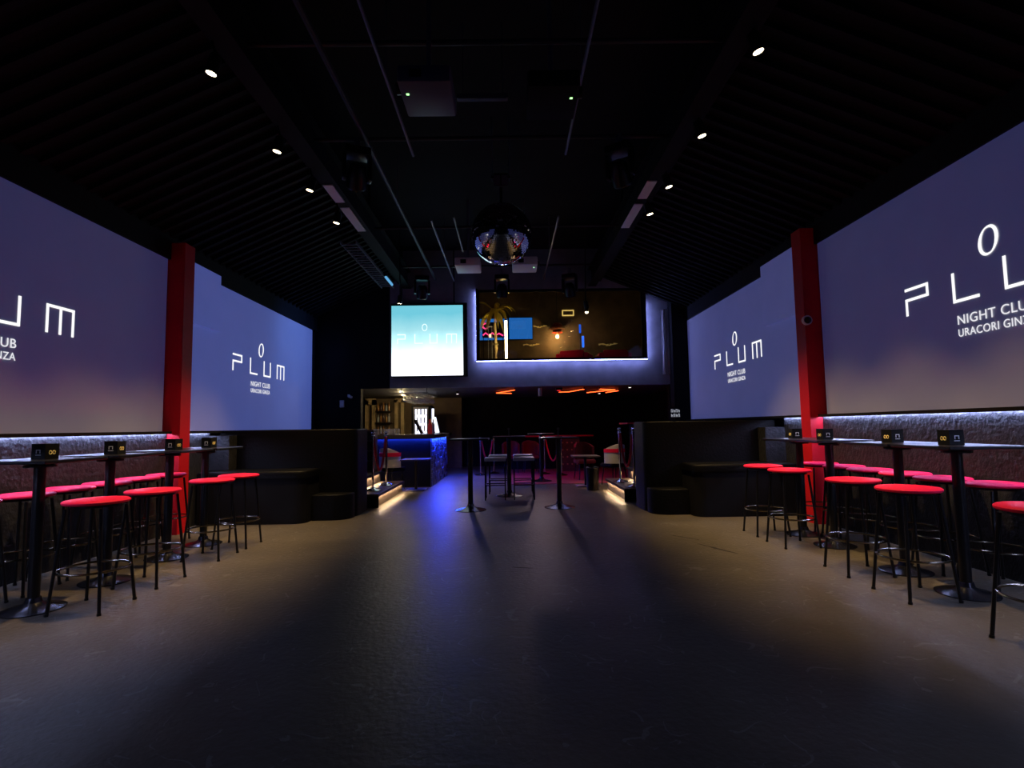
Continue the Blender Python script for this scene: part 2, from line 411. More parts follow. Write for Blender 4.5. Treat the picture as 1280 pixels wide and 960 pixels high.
    # black fascia over the screens
    bm = NB(); box(bm, X - sgn * 0.03, X + sgn * 0.03, -2.9, 12.45, zt + 0.0, za + 0.12)
    # step in the fascia beside the column: leave the duct visible
    obj_f = struct('trim_5' if side == 'left' else 'trim_6', bm, M['black'], 'black fascia above the screens ' + word)

# pillars and curtain at the back of the hall
bm = NB(); box(bm, 3.72, 4.04, 12.22, 12.5, 0, ZC); tag(obj('black_pillar', bm, M['black']), 'black pillar between the balcony window wall and the far screen', 'pillar')
bm = NB(); n = 25
for k in range(n):
    u = k / (n - 1); x = 3.53 + 0.17 * u; y = 12.42 + 0.02 * math.sin(u * 18)
    for z in (2.42, 3.92): bm.verts.new((x, y, z))
bm.verts.ensure_lookup_table()
for k in range(n - 1): bm.faces.new([bm.verts[i] for i in (2 * k, 2 * k + 2, 2 * k + 3, 2 * k + 1)])
bmesh.ops.solidify(bm, geom=bm.faces[:], thickness=0.006)
tag(obj('pleated_curtain', bm, M['whitep'], smooth=True), 'narrow pale pleated curtain beside the black pillar', 'curtain')

# ------------------------------------------------------------------ side tables, stools, menu cards
def make_stool():
    t = thing('bar_stool', 'red stool', 'stool')
    bm = NB(); lathe(bm, [(0, 0.766), (0.204, 0.766), (0.213, 0.774), (0.213, 0.784), (0.203, 0.793), (0.15, 0.798), (0, 0.80)], 32)
    obj('seat', bm, M['seat'], t, True)
    bm = NB(); lathe(bm, [(0, 0.745), (0.165, 0.745), (0.165, 0.766), (0, 0.766)], 24); obj('seat_plate', bm, M['blackm'], t)
    for sx in (-1, 1):
        for sy in (-1, 1):
            bm = NB(); cyl(bm, (sx * 0.13, sy * 0.13, 0.74), (sx * 0.185, sy * 0.185, 0.004), 0.0115, 0.0115, 8); l = obj('leg', bm, M['blackm'], t, True)
            bm = NB(); cyl(bm, (sx * 0.1845, sy * 0.1845, 0.018), (sx * 0.186, sy * 0.186, 0.0), 0.0145, n=8); obj('foot_cap', bm, M['blackm'], l)
    bm = NB(); tube(bm, [(0.226 * math.cos(2 * PI * k / 32), 0.226 * math.sin(2 * PI * k / 32), 0.29) for k in range(32)], 0.0085, 8, True)
    obj('foot_ring', bm, M['ring'], t, True)
    return t

def make_table():
    t = thing('high_table', 'black table', 'table')
    bm = NB(); box(bm, -0.29, 0.29, -0.30, 0.30, 1.075, 1.10, bev=0.006); obj('table_top', bm, M['blackm'], t)
    bm = NB(); lathe(bm, [(0, 1.04), (0.10, 1.04), (0.10, 1.055), (0.05, 1.075), (0, 1.075)], 20); obj('mounting_plate', bm, M['blackm'], t)
    bm = NB(); cyl(bm, (0, 0, 0.04), (0, 0, 1.05), 0.038, n=18); obj('pedestal', bm, M['blackm'], t, True)
    bm = NB(); lathe(bm, [(0, 0), (0.197, 0), (0.20, 0.008), (0.17, 0.018), (0.09, 0.032), (0.055, 0.055), (0.045, 0.09), (0, 0.09)], 36); obj('base', bm, M['base'], t, True)
    return t

def make_card(flip):
    t = thing('menu_card', 'card', 'menu card')
    bm = NB(); s = 0.056
    box(bm, -s, s, -s, s, 0.0, 0.115); obj('card_body', bm, M['card'], t)
    # two printed faces meet at the corner that points along -Y after a 45 degree turn
    bm = NB(); y = -s - 0.0015
    for (a, b_, z0, z1) in ((-.022, .022, .030, .035), (-.018, -.012, .045, .068), (.012, .018, .045, .068), (-.018, .018, .066, .072)):
        box(bm, a, b_, y, y + 0.001, z0, z1)
    o1 = obj('white_mark', bm, M['white'], t)
    bm = NB()
    for cx in (-0.014, 0.014):
        pts = [(cx + 0.011 * math.cos(2 * PI * k / 12), y + .001, 0.05 + 0.013 * math.sin(2 * PI * k / 12)) for k in range(12)]
        tube(bm, pts, 0.0035, 6, True)
    o2 = obj('gold_mark', bm, M['gold'], t)
    o2.rotation_euler = (0, 0, -PI / 2 if flip else PI / 2)
    return t

ORD = ['first', 'second', 'third', 'fourth', 'fifth', 'sixth', 'seventh', 'eighth', 'ninth']
stool0 = make_stool(); table0 = make_table(); used = [False, False]
def place(proto, i, loc, rz, label, group):
    if not used[i]:
        used[i] = True; proto.location = loc; proto.rotation_euler = (0, 0, rz); proto['label'] = label; proto['group'] = group; return proto
    return dup(proto, loc, rz, label, group)

# (table Y list, table X, aisle stool positions, wall stool positions), ordered from the red column towards the entrance
LEFT = dict(tx=-3.52, ty=[6.42, 5.75, 4.90, 4.17], aisle=[(-3.07, 6.30), (-3.08, 5.76), (-3.09, 4.83), (-3.10, 4.19), (-3.10, 2.97)],
            wall=[(-4.06, 6.58), (-4.07, 6.09), (-4.05, 5.61), (-4.07, 5.13), (-4.05, 4.65), (-4.07, 4.17)], word='the bare red column', flip=False)
RIGHT = dict(tx=3.38, ty=[6.40, 5.80, 4.78, 4.15], aisle=[(2.98, 6.47), (2.98, 5.87), (2.98, 4.79), (2.98, 4.13), (3.02, 3.14)],
             wall=[(3.78, 6.72), (3.79, 6.24), (3.77, 5.76), (3.79, 5.28), (3.77, 4.80), (3.79, 4.32)], word='the dome camera column', flip=True)
for S in (LEFT, RIGHT):
    wd = S['word']
    for k, y in enumerate(S['ty']):
        place(table0, 1, (S['tx'], y, 0), 0, f'black high pedestal table, {ORD[k]} from {wd}', 'high tables along the side walls')
        c = make_card(S['flip']); c.location = (S['tx'] + (0.05 if S['tx'] < 0 else -0.05), y - 0.02, 1.10)
        c.rotation_euler = (0, 0, 0.12 * random.uniform(-1, 1))
        tag(c, f'black menu card box on the {ORD[k]} high table from {wd}', 'menu card', 'menu cards on the high tables')
    for k, (x, y) in enumerate(S['aisle']):
        place(stool0, 0, (x, y, 0), random.uniform(-0.05, 0.05), f'red round bar stool on the aisle side, {ORD[k]} from {wd}', 'bar stools on the aisle side')
    for k, (x, y) in enumerate(S['wall']):
        place(stool0, 0, (x, y, 0), random.uniform(-0.05, 0.05), f'red round bar stool on the wall side, {ORD[k]} from {wd}', 'bar stools on the wall side')

# dome camera on the right column
t = thing('dome_camera', 'white ring dome camera fixed on the red column', 'camera', (3.88, 7.0, 2.60))
bm = NB(); cyl(bm, (0, 0.0, 0), (0, -0.035, 0), 0.062, n=28); obj('housing', bm, M['whitep'], t, True)
bm = NB(); bmesh.ops.create_uvsphere(bm, u_segments=20, v_segments=12, radius=0.047); bmesh.ops.translate(bm, vec=(0, -0.032, 0), verts=bm.verts[:]); obj('dome', bm, M['blackm'], t, True)

# ------------------------------------------------------------------ downlights and their light
def downlight(i, x, y, side, aim):
    far = i == 4
    zl = (3.86 if side == 'l' else 3.70) if far else Z_LAMP
    word = 'over the bare column side' if side == 'l' else 'over the dome camera column side'
    t = thing('spotlight', f'small black ceiling spotlight, {ORD[i]} in the row {word}', 'spotlight', (x, y, zl), group='spotlights under the side beams')
    d = (Vector(aim) - Vector((x, y, zl))).normalized()
    q = Vector((0, 0, -1)).rotation_difference(d).to_matrix().to_4x4()
    bm = NB(); lathe(bm, [(0.0, 0.17), (0.04, 0.17), (0.05, 0.15), (0.05, 0.0), (0.044, 0.0), (0.044, 0.02), (0, 0.02)], 20); xf(bm, bm.verts[:], q); obj('can', bm, M['blackm'], t, True)
    bm = NB(); lathe(bm, [(0, 0.0), (0.040, 0.002), (0.040, 0.012), (0, 0.012)], 20); xf(bm, bm.verts[:], q); obj('lens', bm, M['lens'], t)
    bm = NB(); cyl(bm, q @ Vector((0, 0, 0.16)), (0, 0, (ZC - zl) if far else 0.3), 0.012, n=8); obj('stem', bm, M['blackm'], t)
    ld = bpy.data.lights.new('spotlight_beam', 'SPOT'); ld.energy = DOWN_W * (0.55 if far else 1.0); ld.color = (1.0, 0.67, 0.29)
    ld.spot_size = math.radians(44 if far else 57); ld.spot_blend = 1.0; ld.shadow_soft_size = 0.05
    lo = bpy.data.objects.new('spotlight_beam', ld); C.objects.link(lo)
    lo.matrix_world = Matrix.Translation(Vector((x, y, zl)) + d * 0.03) @ q
for i, (x, y) in enumerate(LAMPS_L): downlight(i, x, y, 'l', (-2.48, 11.55, 0.75) if i == 4 else (-3.42, y - 0.05, 0))
for i, (x, y) in enumerate(LAMPS_R): downlight(i, x, y, 'r', (2.26, 11.75, 0.8) if i == 4 else (3.22, y - 0.05, 0))

# ------------------------------------------------------------------ beams, trays and pipes overhead
for side, x, word in (('l', -2.30, 'over the bare column side'), ('r', 1.98, 'over the dome camera column side')):
    t = thing('ceiling_beam', f'long black steel beam running {word}', 'beam', (x, 0, 4.5))
    s = -1 if side == 'l' else 1
    bx('lower_flange', M['black'], (-0.09, 0.09, -2.9, 12.48, 0.0, 0.02), t)
    bx('web', M['black'], (-0.012, 0.012, -2.9, 12.48, 0.02, 0.38), t)
    bx('upper_flange', M['black'], (-0.09, 0.09, -2.9, 12.48, 0.38, 0.40), t)
    bx('hanger', M['black'], (-0.02, 0.02, 2.0, 2.04, 0.40, ZC - 4.5), t); bx('hanger', M['black'], (-0.02, 0.02, 9.0, 9.04, 0.40, ZC - 4.5), t)
    # lamp rail beside the beam
    r = bx('lamp_rail', M['black'], ((x + s * 0.17) - 0.02, (x + s * 0.17) + 0.02, 0.5, 12.4, 4.59, 4.62))
    tag(r, f'thin black lamp rail {word}', 'rail')
    for k, (ya, yb_) in enumerate(((7.0, 7.55), (7.75, 8.7))):
        p = bx('white_panel', M['whitep'], (x - 0.10, x - 0.03 + 0.06, ya, yb_, 4.485, 4.499), None)
        tag(p, f'{"short" if k == 0 else "long"} pale metal plate under the beam {word}', 'panel')
# cable ladder beside the left beam
t = thing('cable_ladder', 'black cable ladder with rungs beside the far end of the beam', 'cable tray', (-2.62, 8.9, 4.36))
for s in (-0.13, 0.13): bx('side_rail', M['steel'], (s - 0.008, s + 0.008, 0, 3.0, 0, 0.05), t)
for k in range(20): bx('rung', M['steel'], (-0.13, 0.13, 0.1 + 0.145 * k, 0.13 + 0.145 * k, 0.01, 0.03), t)
for k in (0.6, 2.8): bx('hanger_rod', M['steel'], (-0.006, 0.006, k, k + 0.012, 0.02, ZC - 4.36), t)
tb = thing('blue_fixture', 'small cyan lit tube at the end of the cable ladder', 'light', (-2.44, 10.9, 4.34))
bm = NB(); cyl(bm, (0, 0, 0), (0, 0.6, 0), 0.025, n=10); obj('tube', bm, emis('cyan_tube', (0.15, 0.5, 0.9), 0.8), tb)
bx('bracket', M['blackm'], (-0.03, 0.03, -0.02, 0.62, 0.02, 0.06), tb)

def pipe(name, label, pts, r, m=None):
    bm = NB(); tube(bm, pts, r, 8); return tag(obj(name, bm, m or M['steel'], None, True), label, 'pipe')
pipe('ceiling_pipe', 'thin ceiling rail passing the pale projector', [(-1.12, 3.4, 4.62), (-1.12, 6.5, 4.62)], 0.016)
pipe('ceiling_pipe', 'thin ceiling rail on the mirror ball side nearest the video screen', [(-1.2, 8.6, 4.62), (-1.2, 12.3, 4.62)], 0.018)
pipe('ceiling_pipe', 'short thin ceiling rail between mirror ball and video screen rail', [(-0.82, 8.5, 4.62), (-0.82, 10.2, 4.62)], 0.014)
pipe('ceiling_pipe', 'thin ceiling rail passing the dark projector', [(0.75, 3.4, 4.62), (0.75, 6.5, 4.62)], 0.016)
pipe('ceiling_pipe', 'thin ceiling rail towards the balcony window', [(0.85, 8.5, 4.62), (0.85, 12.3, 4.62)], 0.018)
pipe('ceiling_pipe', 'thick black ceiling pipe along the hall', [(-1.62, 4.0, 4.66), (-1.62, 12.3, 4.66)], 0.03, M['pipe'])
pipe('ceiling_pipe', 'black cross pipe over the projectors', [(-2.25, 4.6, 4.68), (1.95, 4.6, 4.68)], 0.024, M['pipe'])
pipe('ceiling_pipe', 'black cross pipe before the moving head lamps', [(-2.25, 6.25, 4.70), (1.95, 6.25, 4.70)], 0.024, M['pipe'])
pipe('ceiling_pipe', 'black cross pipe behind the mirror ball', [(-2.25, 9.2, 4.72), (1.95, 9.2, 4.72)], 0.024, M['pipe'])
pipe('ceiling_pipe', 'black cross pipe along the balcony window top', [(-2.25, 11.5, 4.72), (1.95, 11.5, 4.72)], 0.024, M['pipe'])
for (x, y, lb) in ((-1.12, 5.0, 'rail by the pale projector'), (0.75, 5.0, 'rail by the dark projector'), (-1.2, 10.5, 'rail nearest the video screen'), (0.85, 10.5, 'rail towards the balcony window'), (-1.62, 8.0, 'thick pipe along the hall')):
    pipe('hanger_rod', 'thin threaded rod holding the ' + lb, [(x, y, 4.62), (x, y, ZC)], 0.006)['group'] = 'threaded ceiling rods'
t = thing('light_batten', 'short ribbed metal batten between the two front projectors', 'batten', (-0.21, 5.29, 4.58))
bx('body', M['steel'], (-0.26, 0.25, -0.03, 0.03, 0, 0.05), t)
for q in range(3): bx('rib', M['steel'], (-0.25, 0.24, -0.024 + 0.018 * q, -0.016 + 0.018 * q, -0.008, 0), t)
for q in (-0.2, 0.2): bx('hanger_rod', M['steel'], (q - 0.005, q + 0.005, -0.005, 0.005, 0.05, ZC - 4.58), t)

# ------------------------------------------------------------------ projectors
def projector(label, x, y, m, sgn, led):
    t = thing('projector', label, 'projector', (x, y, 4.10), group='ceiling projectors')
    bx('body', m, (-0.22, 0.22, -0.26, 0.26, 0, 0.15), t, bev=0.02)
    bm = NB(); cyl(bm, (sgn * 0.215, -0.05, 0.075), (sgn * 0.26, -0.05, 0.075), 0.05, n=20); ln = obj('lens_barrel', bm, M['blackm'], t, True)
    bm = NB(); cyl(bm, (0, 0.05, 0.15), (0, 0.05, ZC - 4.1), 0.022, n=10); obj('drop_pole', bm, M['steel'], t, True)
    bx('mount_plate', M['steel'], (-0.1, 0.1, -0.06, 0.16, 0.15, 0.165), t)
    bx('vent', M['blackm'], (-0.12, -0.02, -0.262, -0.258, 0.04, 0.11), t)
    if led: bx('status_led', M['green'], (sgn * 0.16 - 0.012, sgn * 0.16 + 0.012, -0.1, -0.08, -0.004, 0.0), t)
projector('pale violet ceiling projector, front pair, facing the bare column wall', -0.65, 4.52, M['greyp'], -1, True)
projector('dark ceiling projector, front pair, facing the dome camera column wall', 0.42, 4.6, M['black'], 1, True)
projector('white ceiling projector behind the mirror ball towards the video screen', -0.68, 9.63, M['whitep'], -1, False)
projector('white ceiling projector behind the mirror ball towards the balcony lamp', 0.33, 9.63, M['whitep'], 1, True)
t = thing('control_box', 'small black ceiling unit with blue indicator', 'ceiling unit', (0.05, 4.05, 4.72))
bx('body', M['black'], (-0.1, 0.1, -0.08, 0.08, 0.0, ZC - 4.72), t); bm = NB(); cyl(bm, (0, 0, 0.0), (0, 0, -0.01), 0.016, n=12); obj('indicator', bm, M['bluel'], t)

# ------------------------------------------------------------------ mirror ball
BALL = Vector((-0.055, 7.0, 3.80)); RB = 0.40
t = thing('mirror_ball', 'large mirror tiled disco ball hanging over the dance floor', 'disco ball', BALL)
bm = NB(); NV, NU = 54, 108
for i in range(NV):
    th0, th1 = PI * i / NV, PI * (i + 1) / NV
    nu = max(6, int(round(NU * math.sin((th0 + th1) / 2))))
    for j in range(nu):
        p0, p1 = 2 * PI * j / nu, 2 * PI * (j + 1) / nu
        g, gp = 0.05 * (th1 - th0), 0.05 * (p1 - p0)
        a0, a1, b0, b1 = th0 + g, th1 - g, p0 + gp, p1 - gp
        q = [(a0, b0), (a1, b0), (a1, b1), (a0, b1)]
        c = Vector((0, 0, 0)); jit = Vector((random.gauss(0, .003), random.gauss(0, .003), random.gauss(0, .003)))
        nrm = Vector((math.sin((a0 + a1) / 2) * math.cos((b0 + b1) / 2), math.sin((a0 + a1) / 2) * math.sin((b0 + b1) / 2), math.cos((a0 + a1) / 2)))
        vs_ = []
        for th, ph in q:
            d = Vector((math.sin(th) * math.cos(ph), math.sin(th) * math.sin(ph), math.cos(th)))
            off = (d - nrm).dot(jit) * 1.0
            vs_.append(bm.verts.new(d * (RB + off)))
        try: bm.faces.new(vs_)
        except Exception: pass
me = bpy.data.meshes.new('mirror_tiles'); bm.to_mesh(me); bm.free(); me.materials.append(M['mirror'])
o = bpy.data.objects.new('mirror_tiles', me); C.objects.link(o); o.parent = t; o['kind'] = 'stuff'
bm = NB(); bmesh.ops.create_uvsphere(bm, u_segments=48, v_segments=24, radius=RB - 0.006); obj('core', bm, M['black'], t, True)
bm = NB(); cyl(bm, (0, 0, RB - 0.01), (0, 0, 0.62), 0.02, n=12); obj('spindle', bm, M['blackm'], t)
t = thing('ball_motor', 'motor box with two pale plates above the mirror ball', 'motor', BALL + Vector((0, 0, 0.62)))
bx('housing', M['black'], (-0.09, 0.09, -0.08, 0.08, 0.0, 0.17), t)
for s in (-1, 1): bx('plate', M['greyp'], (s * 0.05 - 0.04, s * 0.05 + 0.04, -0.085, -0.08, 0.01, 0.14), t)
for s in (-1, 1):
    bm = NB(); cyl(bm, (s * 0.11, 0, 0.1), (s * 0.11, 0, ZC - BALL.z - 0.62), 0.008, n=8); obj('hanger_rod', bm, M['steel'], t)
bx('crossbar', M['blackm'], (-0.13, 0.13, -0.02, 0.02, 0.13, 0.16), t)

# ------------------------------------------------------------------ moving heads
def moving_head(label, loc, tilt, pan):
    z = loc[2]
    t = thing('moving_head_light', label, 'stage light', loc, pan, 'moving head stage lights')
    bx('base', M['blackm'], (-0.15, 0.15, -0.11, 0.11, 0.36, 0.46), t, bev=0.015)
    bx('clamp', M['steel'], (-0.03, 0.03, -0.03, 0.03, 0.46, min(0.60, ZC - z)), t)
    for s in (-1, 1): bx('yoke_arm', M['blackm'], (s * 0.145 - 0.022, s * 0.145 + 0.022, -0.06, 0.06, 0.08, 0.37), t, bev=0.01)
    R = Matrix.Translation((0, 0, 0.13)) @ Matrix.Rotation(tilt, 4, 'X')
    bm = NB(); lathe(bm, [(0, 0.15), (0.06, 0.15), (0.10, 0.10), (0.115, 0.0), (0.115, -0.13), (0.105, -0.14), (0.09, -0.12), (0, -0.12)], 24); xf(bm, bm.verts[:], R)
    hd = obj('head', bm, M['blackm'], t, True)
    bm = NB(); tube(bm, [(0.102 * math.cos(2 * PI * k / 28), 0.102 * math.sin(2 * PI * k / 28), -0.142) for k in range(28)], 0.007, 6, True); xf(bm, bm.verts[:], R); obj('lens_rim', bm, M['ring'], hd, True)
    bm = NB(); lathe(bm, [(0, -0.135), (0.05, -0.132), (0.09, -0.122)], 24); xf(bm, bm.verts[:], R); obj('lens', bm, M['blackm'], hd, True)
moving_head('black moving head stage lamp on the beam end over the bare column side', (-1.74, 6.25, 4.12), 0.7, 0.4)
moving_head('black moving head stage lamp on the beam end over the dome camera side', (1.36, 6.25, 4.12), 0.7, -0.6)
moving_head('black moving head stage lamp above the video screen', (-1.80, 11.5, 4.05), 0.5, 0.2)
moving_head('black moving head stage lamp before the balcony palm', (-0.10, 11.5, 4.05), 0.3, 0.0)
moving_head('black moving head stage lamp before the red balcony lamp', (1.35, 11.5, 4.05), 0.4, -0.4)

# blue spot added beside the moving head to brighten the far screen
ld = bpy.data.lights.new('added_blue_wash', 'SPOT'); ld.energy = 130; ld.color = (0.10, 0.26, 1.0); ld.spot_size = math.radians(75); ld.spot_blend = 1.0; ld.shadow_soft_size = 0.05
lo = bpy.data.objects.new('added_blue_wash', ld); C.objects.link(lo); p0 = Vector((-2.05, 11.35, 4.0)); p1 = Vector((-4.38, 11.3, 2.9))
lo.matrix_world = Matrix.Translation(p0) @ Vector((0, 0, -1)).rotation_difference((p1 - p0).normalized()).to_matrix().to_4x4()

# laser spot on the floor from the beam-mounted lamp
ld = bpy.data.lights.new('laser_beam', 'SPOT'); ld.energy = 40; ld.color = (1, 0.02, 0.06); ld.spot_size = math.radians(0.9); ld.spot_blend = 0.6; ld.shadow_soft_size = 0.003
lo = bpy.data.objects.new('laser_beam', ld); C.objects.link(lo)
p0, p1 = Vector((1.36, 6.1, 4.1)), Vector((1.01, 4.89, 0)); dd = (p1 - p0).normalized()
lo.matrix_world = Matrix.Translation(p0 + dd * 0.25) @ Vector((0, 0, -1)).rotation_difference(dd).to_matrix().to_4x4()

# ------------------------------------------------------------------ benches at the end of the side walls
def bench(side, s, xw, xi, zt_):
    word = 'below the bare column side screen' if side == 'l' else 'below the dome camera side screen'
    t = thing('bench_booth', f'black leather high bench with tall back and foot step {word}', 'bench', (0, 0, 0))
    xs = sorted((xw, xi))
    # tall back, rounded end
    def rp(x_in, x_out, y0, y1, r, n=6):
        pts = [(x_out, y0)]
        for k in range(n + 1):
            a = -PI / 2 + (PI / 2) * k / n
            pts.append((x_in - s * 0 + s * (-(r) + r * math.cos(a)) * -1 * -1, y0 + r + r * math.sin(a)))
        pts += [(x_in, y1), (x_out, y1)]
        return pts if s < 0 else pts
    def poly(x_in, x_out, y0, y1, r):
        pts = [(x_out, y0)]
        for k in range(7):
            a = (PI / 2) * k / 6
            pts.append((x_in - s * (-1) * 0 - (-s) * 0 + (-s) * (-1) * (r - r * math.sin(a)) * -1 * -1 if False else x_in + (r - r * math.sin(a)) * (1 if x_out > x_in else -1), y0 + r - r * math.cos(a)))
        pts += [(x_in, y1), (x_out, y1)]
        return pts
    bm = NB(); prism(bm, poly(xi, xw, 8.22, 8.85, 0.12), 0.0, zt_, 0.02); obj('back', bm, M['leather'], t, True)
    bm = NB(); prism(bm, poly(xi + (0.55 if xw > xi else -0.55), xw, 7.66, 8.22, 0.15), 0.0, 0.62, 0.0); obj('seat_base', bm, M['black'], t)
    bm = NB(); prism(bm, poly(xi + (0.54 if xw > xi else -0.54), xw, 7.64, 8.22, 0.15), 0.62, 0.72, 0.03); obj('seat_cushion', bm, M['leather'], t, True)
    bm = NB(); prism(bm, poly(xi + (0.02 if xw > xi else -0.02), xi + (0.54 if xw > xi else -0.54), 7.9, 8.22, 0.25), 0.0, 0.36, 0.02); obj('foot_step', bm, M['leather'], t, True)
    return t
bench('l', 1, -4.30, -2.27, 1.29)
bench('r', -1, 3.99, 2.02, 1.33)
# short lit return of the wall before each bench
for s, X, w_ in ((1, XL, 'bare column'), (-1, XR, 'dome camera column')):
    p = bx('wall_return', M['wains'], (X + s * 0.05, X + s * 0.34, 7.98, 8.21, 0.725, 1.22)); tag(p, f'pale stub of wall ending the light strip on the {w_} side', 'wall end')

# ------------------------------------------------------------------ raised corners: platform, lit step, posts and ropes
def rope_post(x, y, z, label, m=None):
    t = thing('rope_post', label, 'rope post', (x, y, z), group='rope barrier posts')
    bm = NB(); lathe(bm, [(0, 0), (0.15, 0), (0.155, 0.012), (0.13, 0.025), (0.05, 0.04), (0.03, 0.06), (0, 0.06)], 28); obj('base', bm, M['chrome'], t, True)
    bm = NB(); cyl(bm, (0, 0, 0.05), (0, 0, 0.92), 0.021, n=14); obj('pole', bm, M['chrome'], t, True)
    bm = NB(); lathe(bm, [(0, 0.9), (0.034, 0.9), (0.034, 0.945), (0.018, 0.955), (0.03, 0.972), (0.035, 0.99), (0.03, 1.008), (0, 1.02)], 18); obj('finial', bm, M['chrome'], t, True)
def rope(a, b, z, sag, label):
    a, b = Vector(a), Vector(b); dv = (b - a); hd = Vector((dv.x, dv.y, 0)).normalized()
    a = a + hd * 0.045; b = b - hd * 0.045
    t = thing('velvet_rope', label, 'rope', (a.x, a.y, z))
    pts = []
    for k in range(25):
        u = k / 24; p = (b - a) * u; pts.append((p.x, p.y, -sag * (1 - (2 * u - 1) ** 2)))
    bm = NB(); tube(bm, pts, 0.021, 10); obj('rope', bm, M['rope'], t, True)
    for q in (pts[0], pts[-1]):
        bm = NB(); bmesh.ops.create_uvsphere(bm, u_segments=10, v_segments=6, radius=0.026); bmesh.ops.translate(bm, vec=q, verts=bm.verts[:]); obj('hook', bm, M['chrome'], t, True)
for s, xs, xp, xw, y0, y1, w_, wb in ((-1, -2.14, -2.60, -4.30, 9.06, 11.3, 'bar', 'beside the bar'), (1, 1.93, 2.40, 3.99, 9.30, 11.15, 'lounge', 'beside the lounge')):
    st = thing('step', f'black step with warm light under the nosing {wb}', 'step', (0, 0, 0))
    a, b = sorted((xs + s * 0.05, xp)); bx('riser', M['riser'], (a, b, y0 + 0.05, y1, 0.0, 0.19), st)
    bx('front_board', M['black'], (min(xs + s * 0.004, xp), max(xs + s * 0.004, xp), y0 + 0.02, y0 + 0.05, 0, 0.19), st)
    a, b = sorted((xs, xp)); bx('tread', M['dwood'], (a, b, y0, y1, 0.19, 0.22), st)
    a, b = sorted((xs, xs + s * 0.006)); bx('nosing', M['dwood'], (a, b, y0 + 0.05, y1, 0.174, 0.19), st)
    a, b = sorted((xs + s * 0.009, xs + s * 0.019)); bx('light_strip', M['ledwarm'], (a, b, y0 + 0.06, y1 - 0.05, 0.181, 0.1895), st)
    pf = thing('platform', f'black raised platform with warm lit edge {wb}', 'platform', (0, 0, 0))
    a, b = sorted((xp + s * 0.05, xw)); bx('body', M['riser'], (a, b, y0 - 0.15, 11.4, 0, 0.39), pf)
    a, b = sorted((xp, xw)); bx('deck', M['black'], (a, b, y0 - 0.16, 11.4, 0.39, 0.42), pf)
    a, b = sorted((xp, xp + s * 0.006)); bx('nosing', M['black'], (a, b, y0 + 0.05, y1, 0.374, 0.39), pf)
    a, b = sorted((xp + s * 0.009, xp + s * 0.019)); bx('light_strip', M['ledwarm'], (a, b, y0 + 0.06, y1 - 0.05, 0.381, 0.3895), pf)
    ya, yb_ = (9.62, 10.5) if s < 0 else (9.55, 10.4)
    xa, xb_ = (-2.37, -2.33) if s < 0 else (2.16, 2.09)
    rope_post(xa, ya, 0.22, f'chrome rope post on the lit step {wb}, end towards the dance floor')
    rope_post(xb_, yb_, 0.22, f'chrome rope post on the lit step {wb}, end away from the dance floor')
    rope((xa, ya, 0), (xb_, yb_, 0), 0.22 + 0.92, 0.60, f'red velvet rope between the posts on the step {wb}')
# low dark cabinet backs on the platforms
cb = thing('shelf_unit', 'dark stacked shelf unit on the platform beside the bar', 'shelf', (-3.0, 11.0, 0.42))
bx('back_panel', M['dwood'], (-0.3, 0.3, 0.3, 0.34, 0, 0.85), cb)
for k in range(5): bx('shelf', M['dwood'], (-0.3, 0.3, 0, 0.3, 0.0 + 0.2 * k, 0.025 + 0.2 * k), cb)
for s in (-0.3, 0.28): bx('side_panel', M['dwood'], (s, s + 0.02, 0, 0.3, 0, 0.85), cb)
cb = thing('service_counter', 'black counter with red lit top edge on the platform beside the lounge', 'counter', (2.9, 10.6, 0.42))
bx('body', M['black'], (-0.42, 0.6, 0, 0.7, 0, 0.88), cb); bx('top', M['rope'], (-0.62, 0.64, -0.04, 0.74, 0.88, 0.91), cb);  # top coloured red for the red light falling on it
for k in range(2): bx('shelf_edge', M['steel'], (-0.42, 0.6, -0.012, 0.0, 0.35 + 0.3 * k, 0.37 + 0.3 * k), cb)

# ------------------------------------------------------------------ video screen
t = thing('video_wall', 'square bright cyan and white video screen hung on the end wall', 'screen', (-1.81, 12.3, 2.46))
bx('cabinet', M['black'], (-0.83, 0.90, 0.02, 0.19, -0.02, 1.66), t)
bm = NB(); box(bm, -0.81, 0.805, -0.01, 0.02, 0.0, 1.60); obj('picture', bm, M['video'], t)
bm = NB()
def vb(x0, z0, x1, z1, wd=0.022): box(bm, min(x0, x1) - wd / 2, max(x0, x1) + wd / 2, -0.014, -0.0105, min(z0, z1) - wd / 2, max(z0, z1) + wd / 2)
zo = 0.735; h = 0.20
for sg in [(-.67, h, -.5, h), (-.5, h, -.5, .1), (-.67, .1, -.5, .1), (-.67, .1, -.67, 0), (-.28, h, -.28, 0), (-.28, 0, -.11, 0), (.06, h, .06, 0), (.06, 0, .22, 0), (.22, 0, .22, h), (.44, 0, .44, h), (.44, h, .66, h), (.55, 0, .55, h), (.66, h, .66, 0)]:
    vb(sg[0], zo + sg[1], sg[2], zo + sg[3])
obj('letters', bm, M['vidlogo'], t)
bm = NB(); tube(bm, [(-0.06 + 0.055 * math.cos(2 * PI * k / 20), -0.012, zo + 0.36 + 0.075 * math.sin(2 * PI * k / 20)) for k in range(20)], 0.009, 6, True); obj('letter_o', bm, M['vidlogo'], t)
for s in (-0.6, 0.6): bx('hanger', M['blackm'], (s - 0.015, s + 0.015, 0.1, 0.13, 1.66, ZC - 2.46), t)
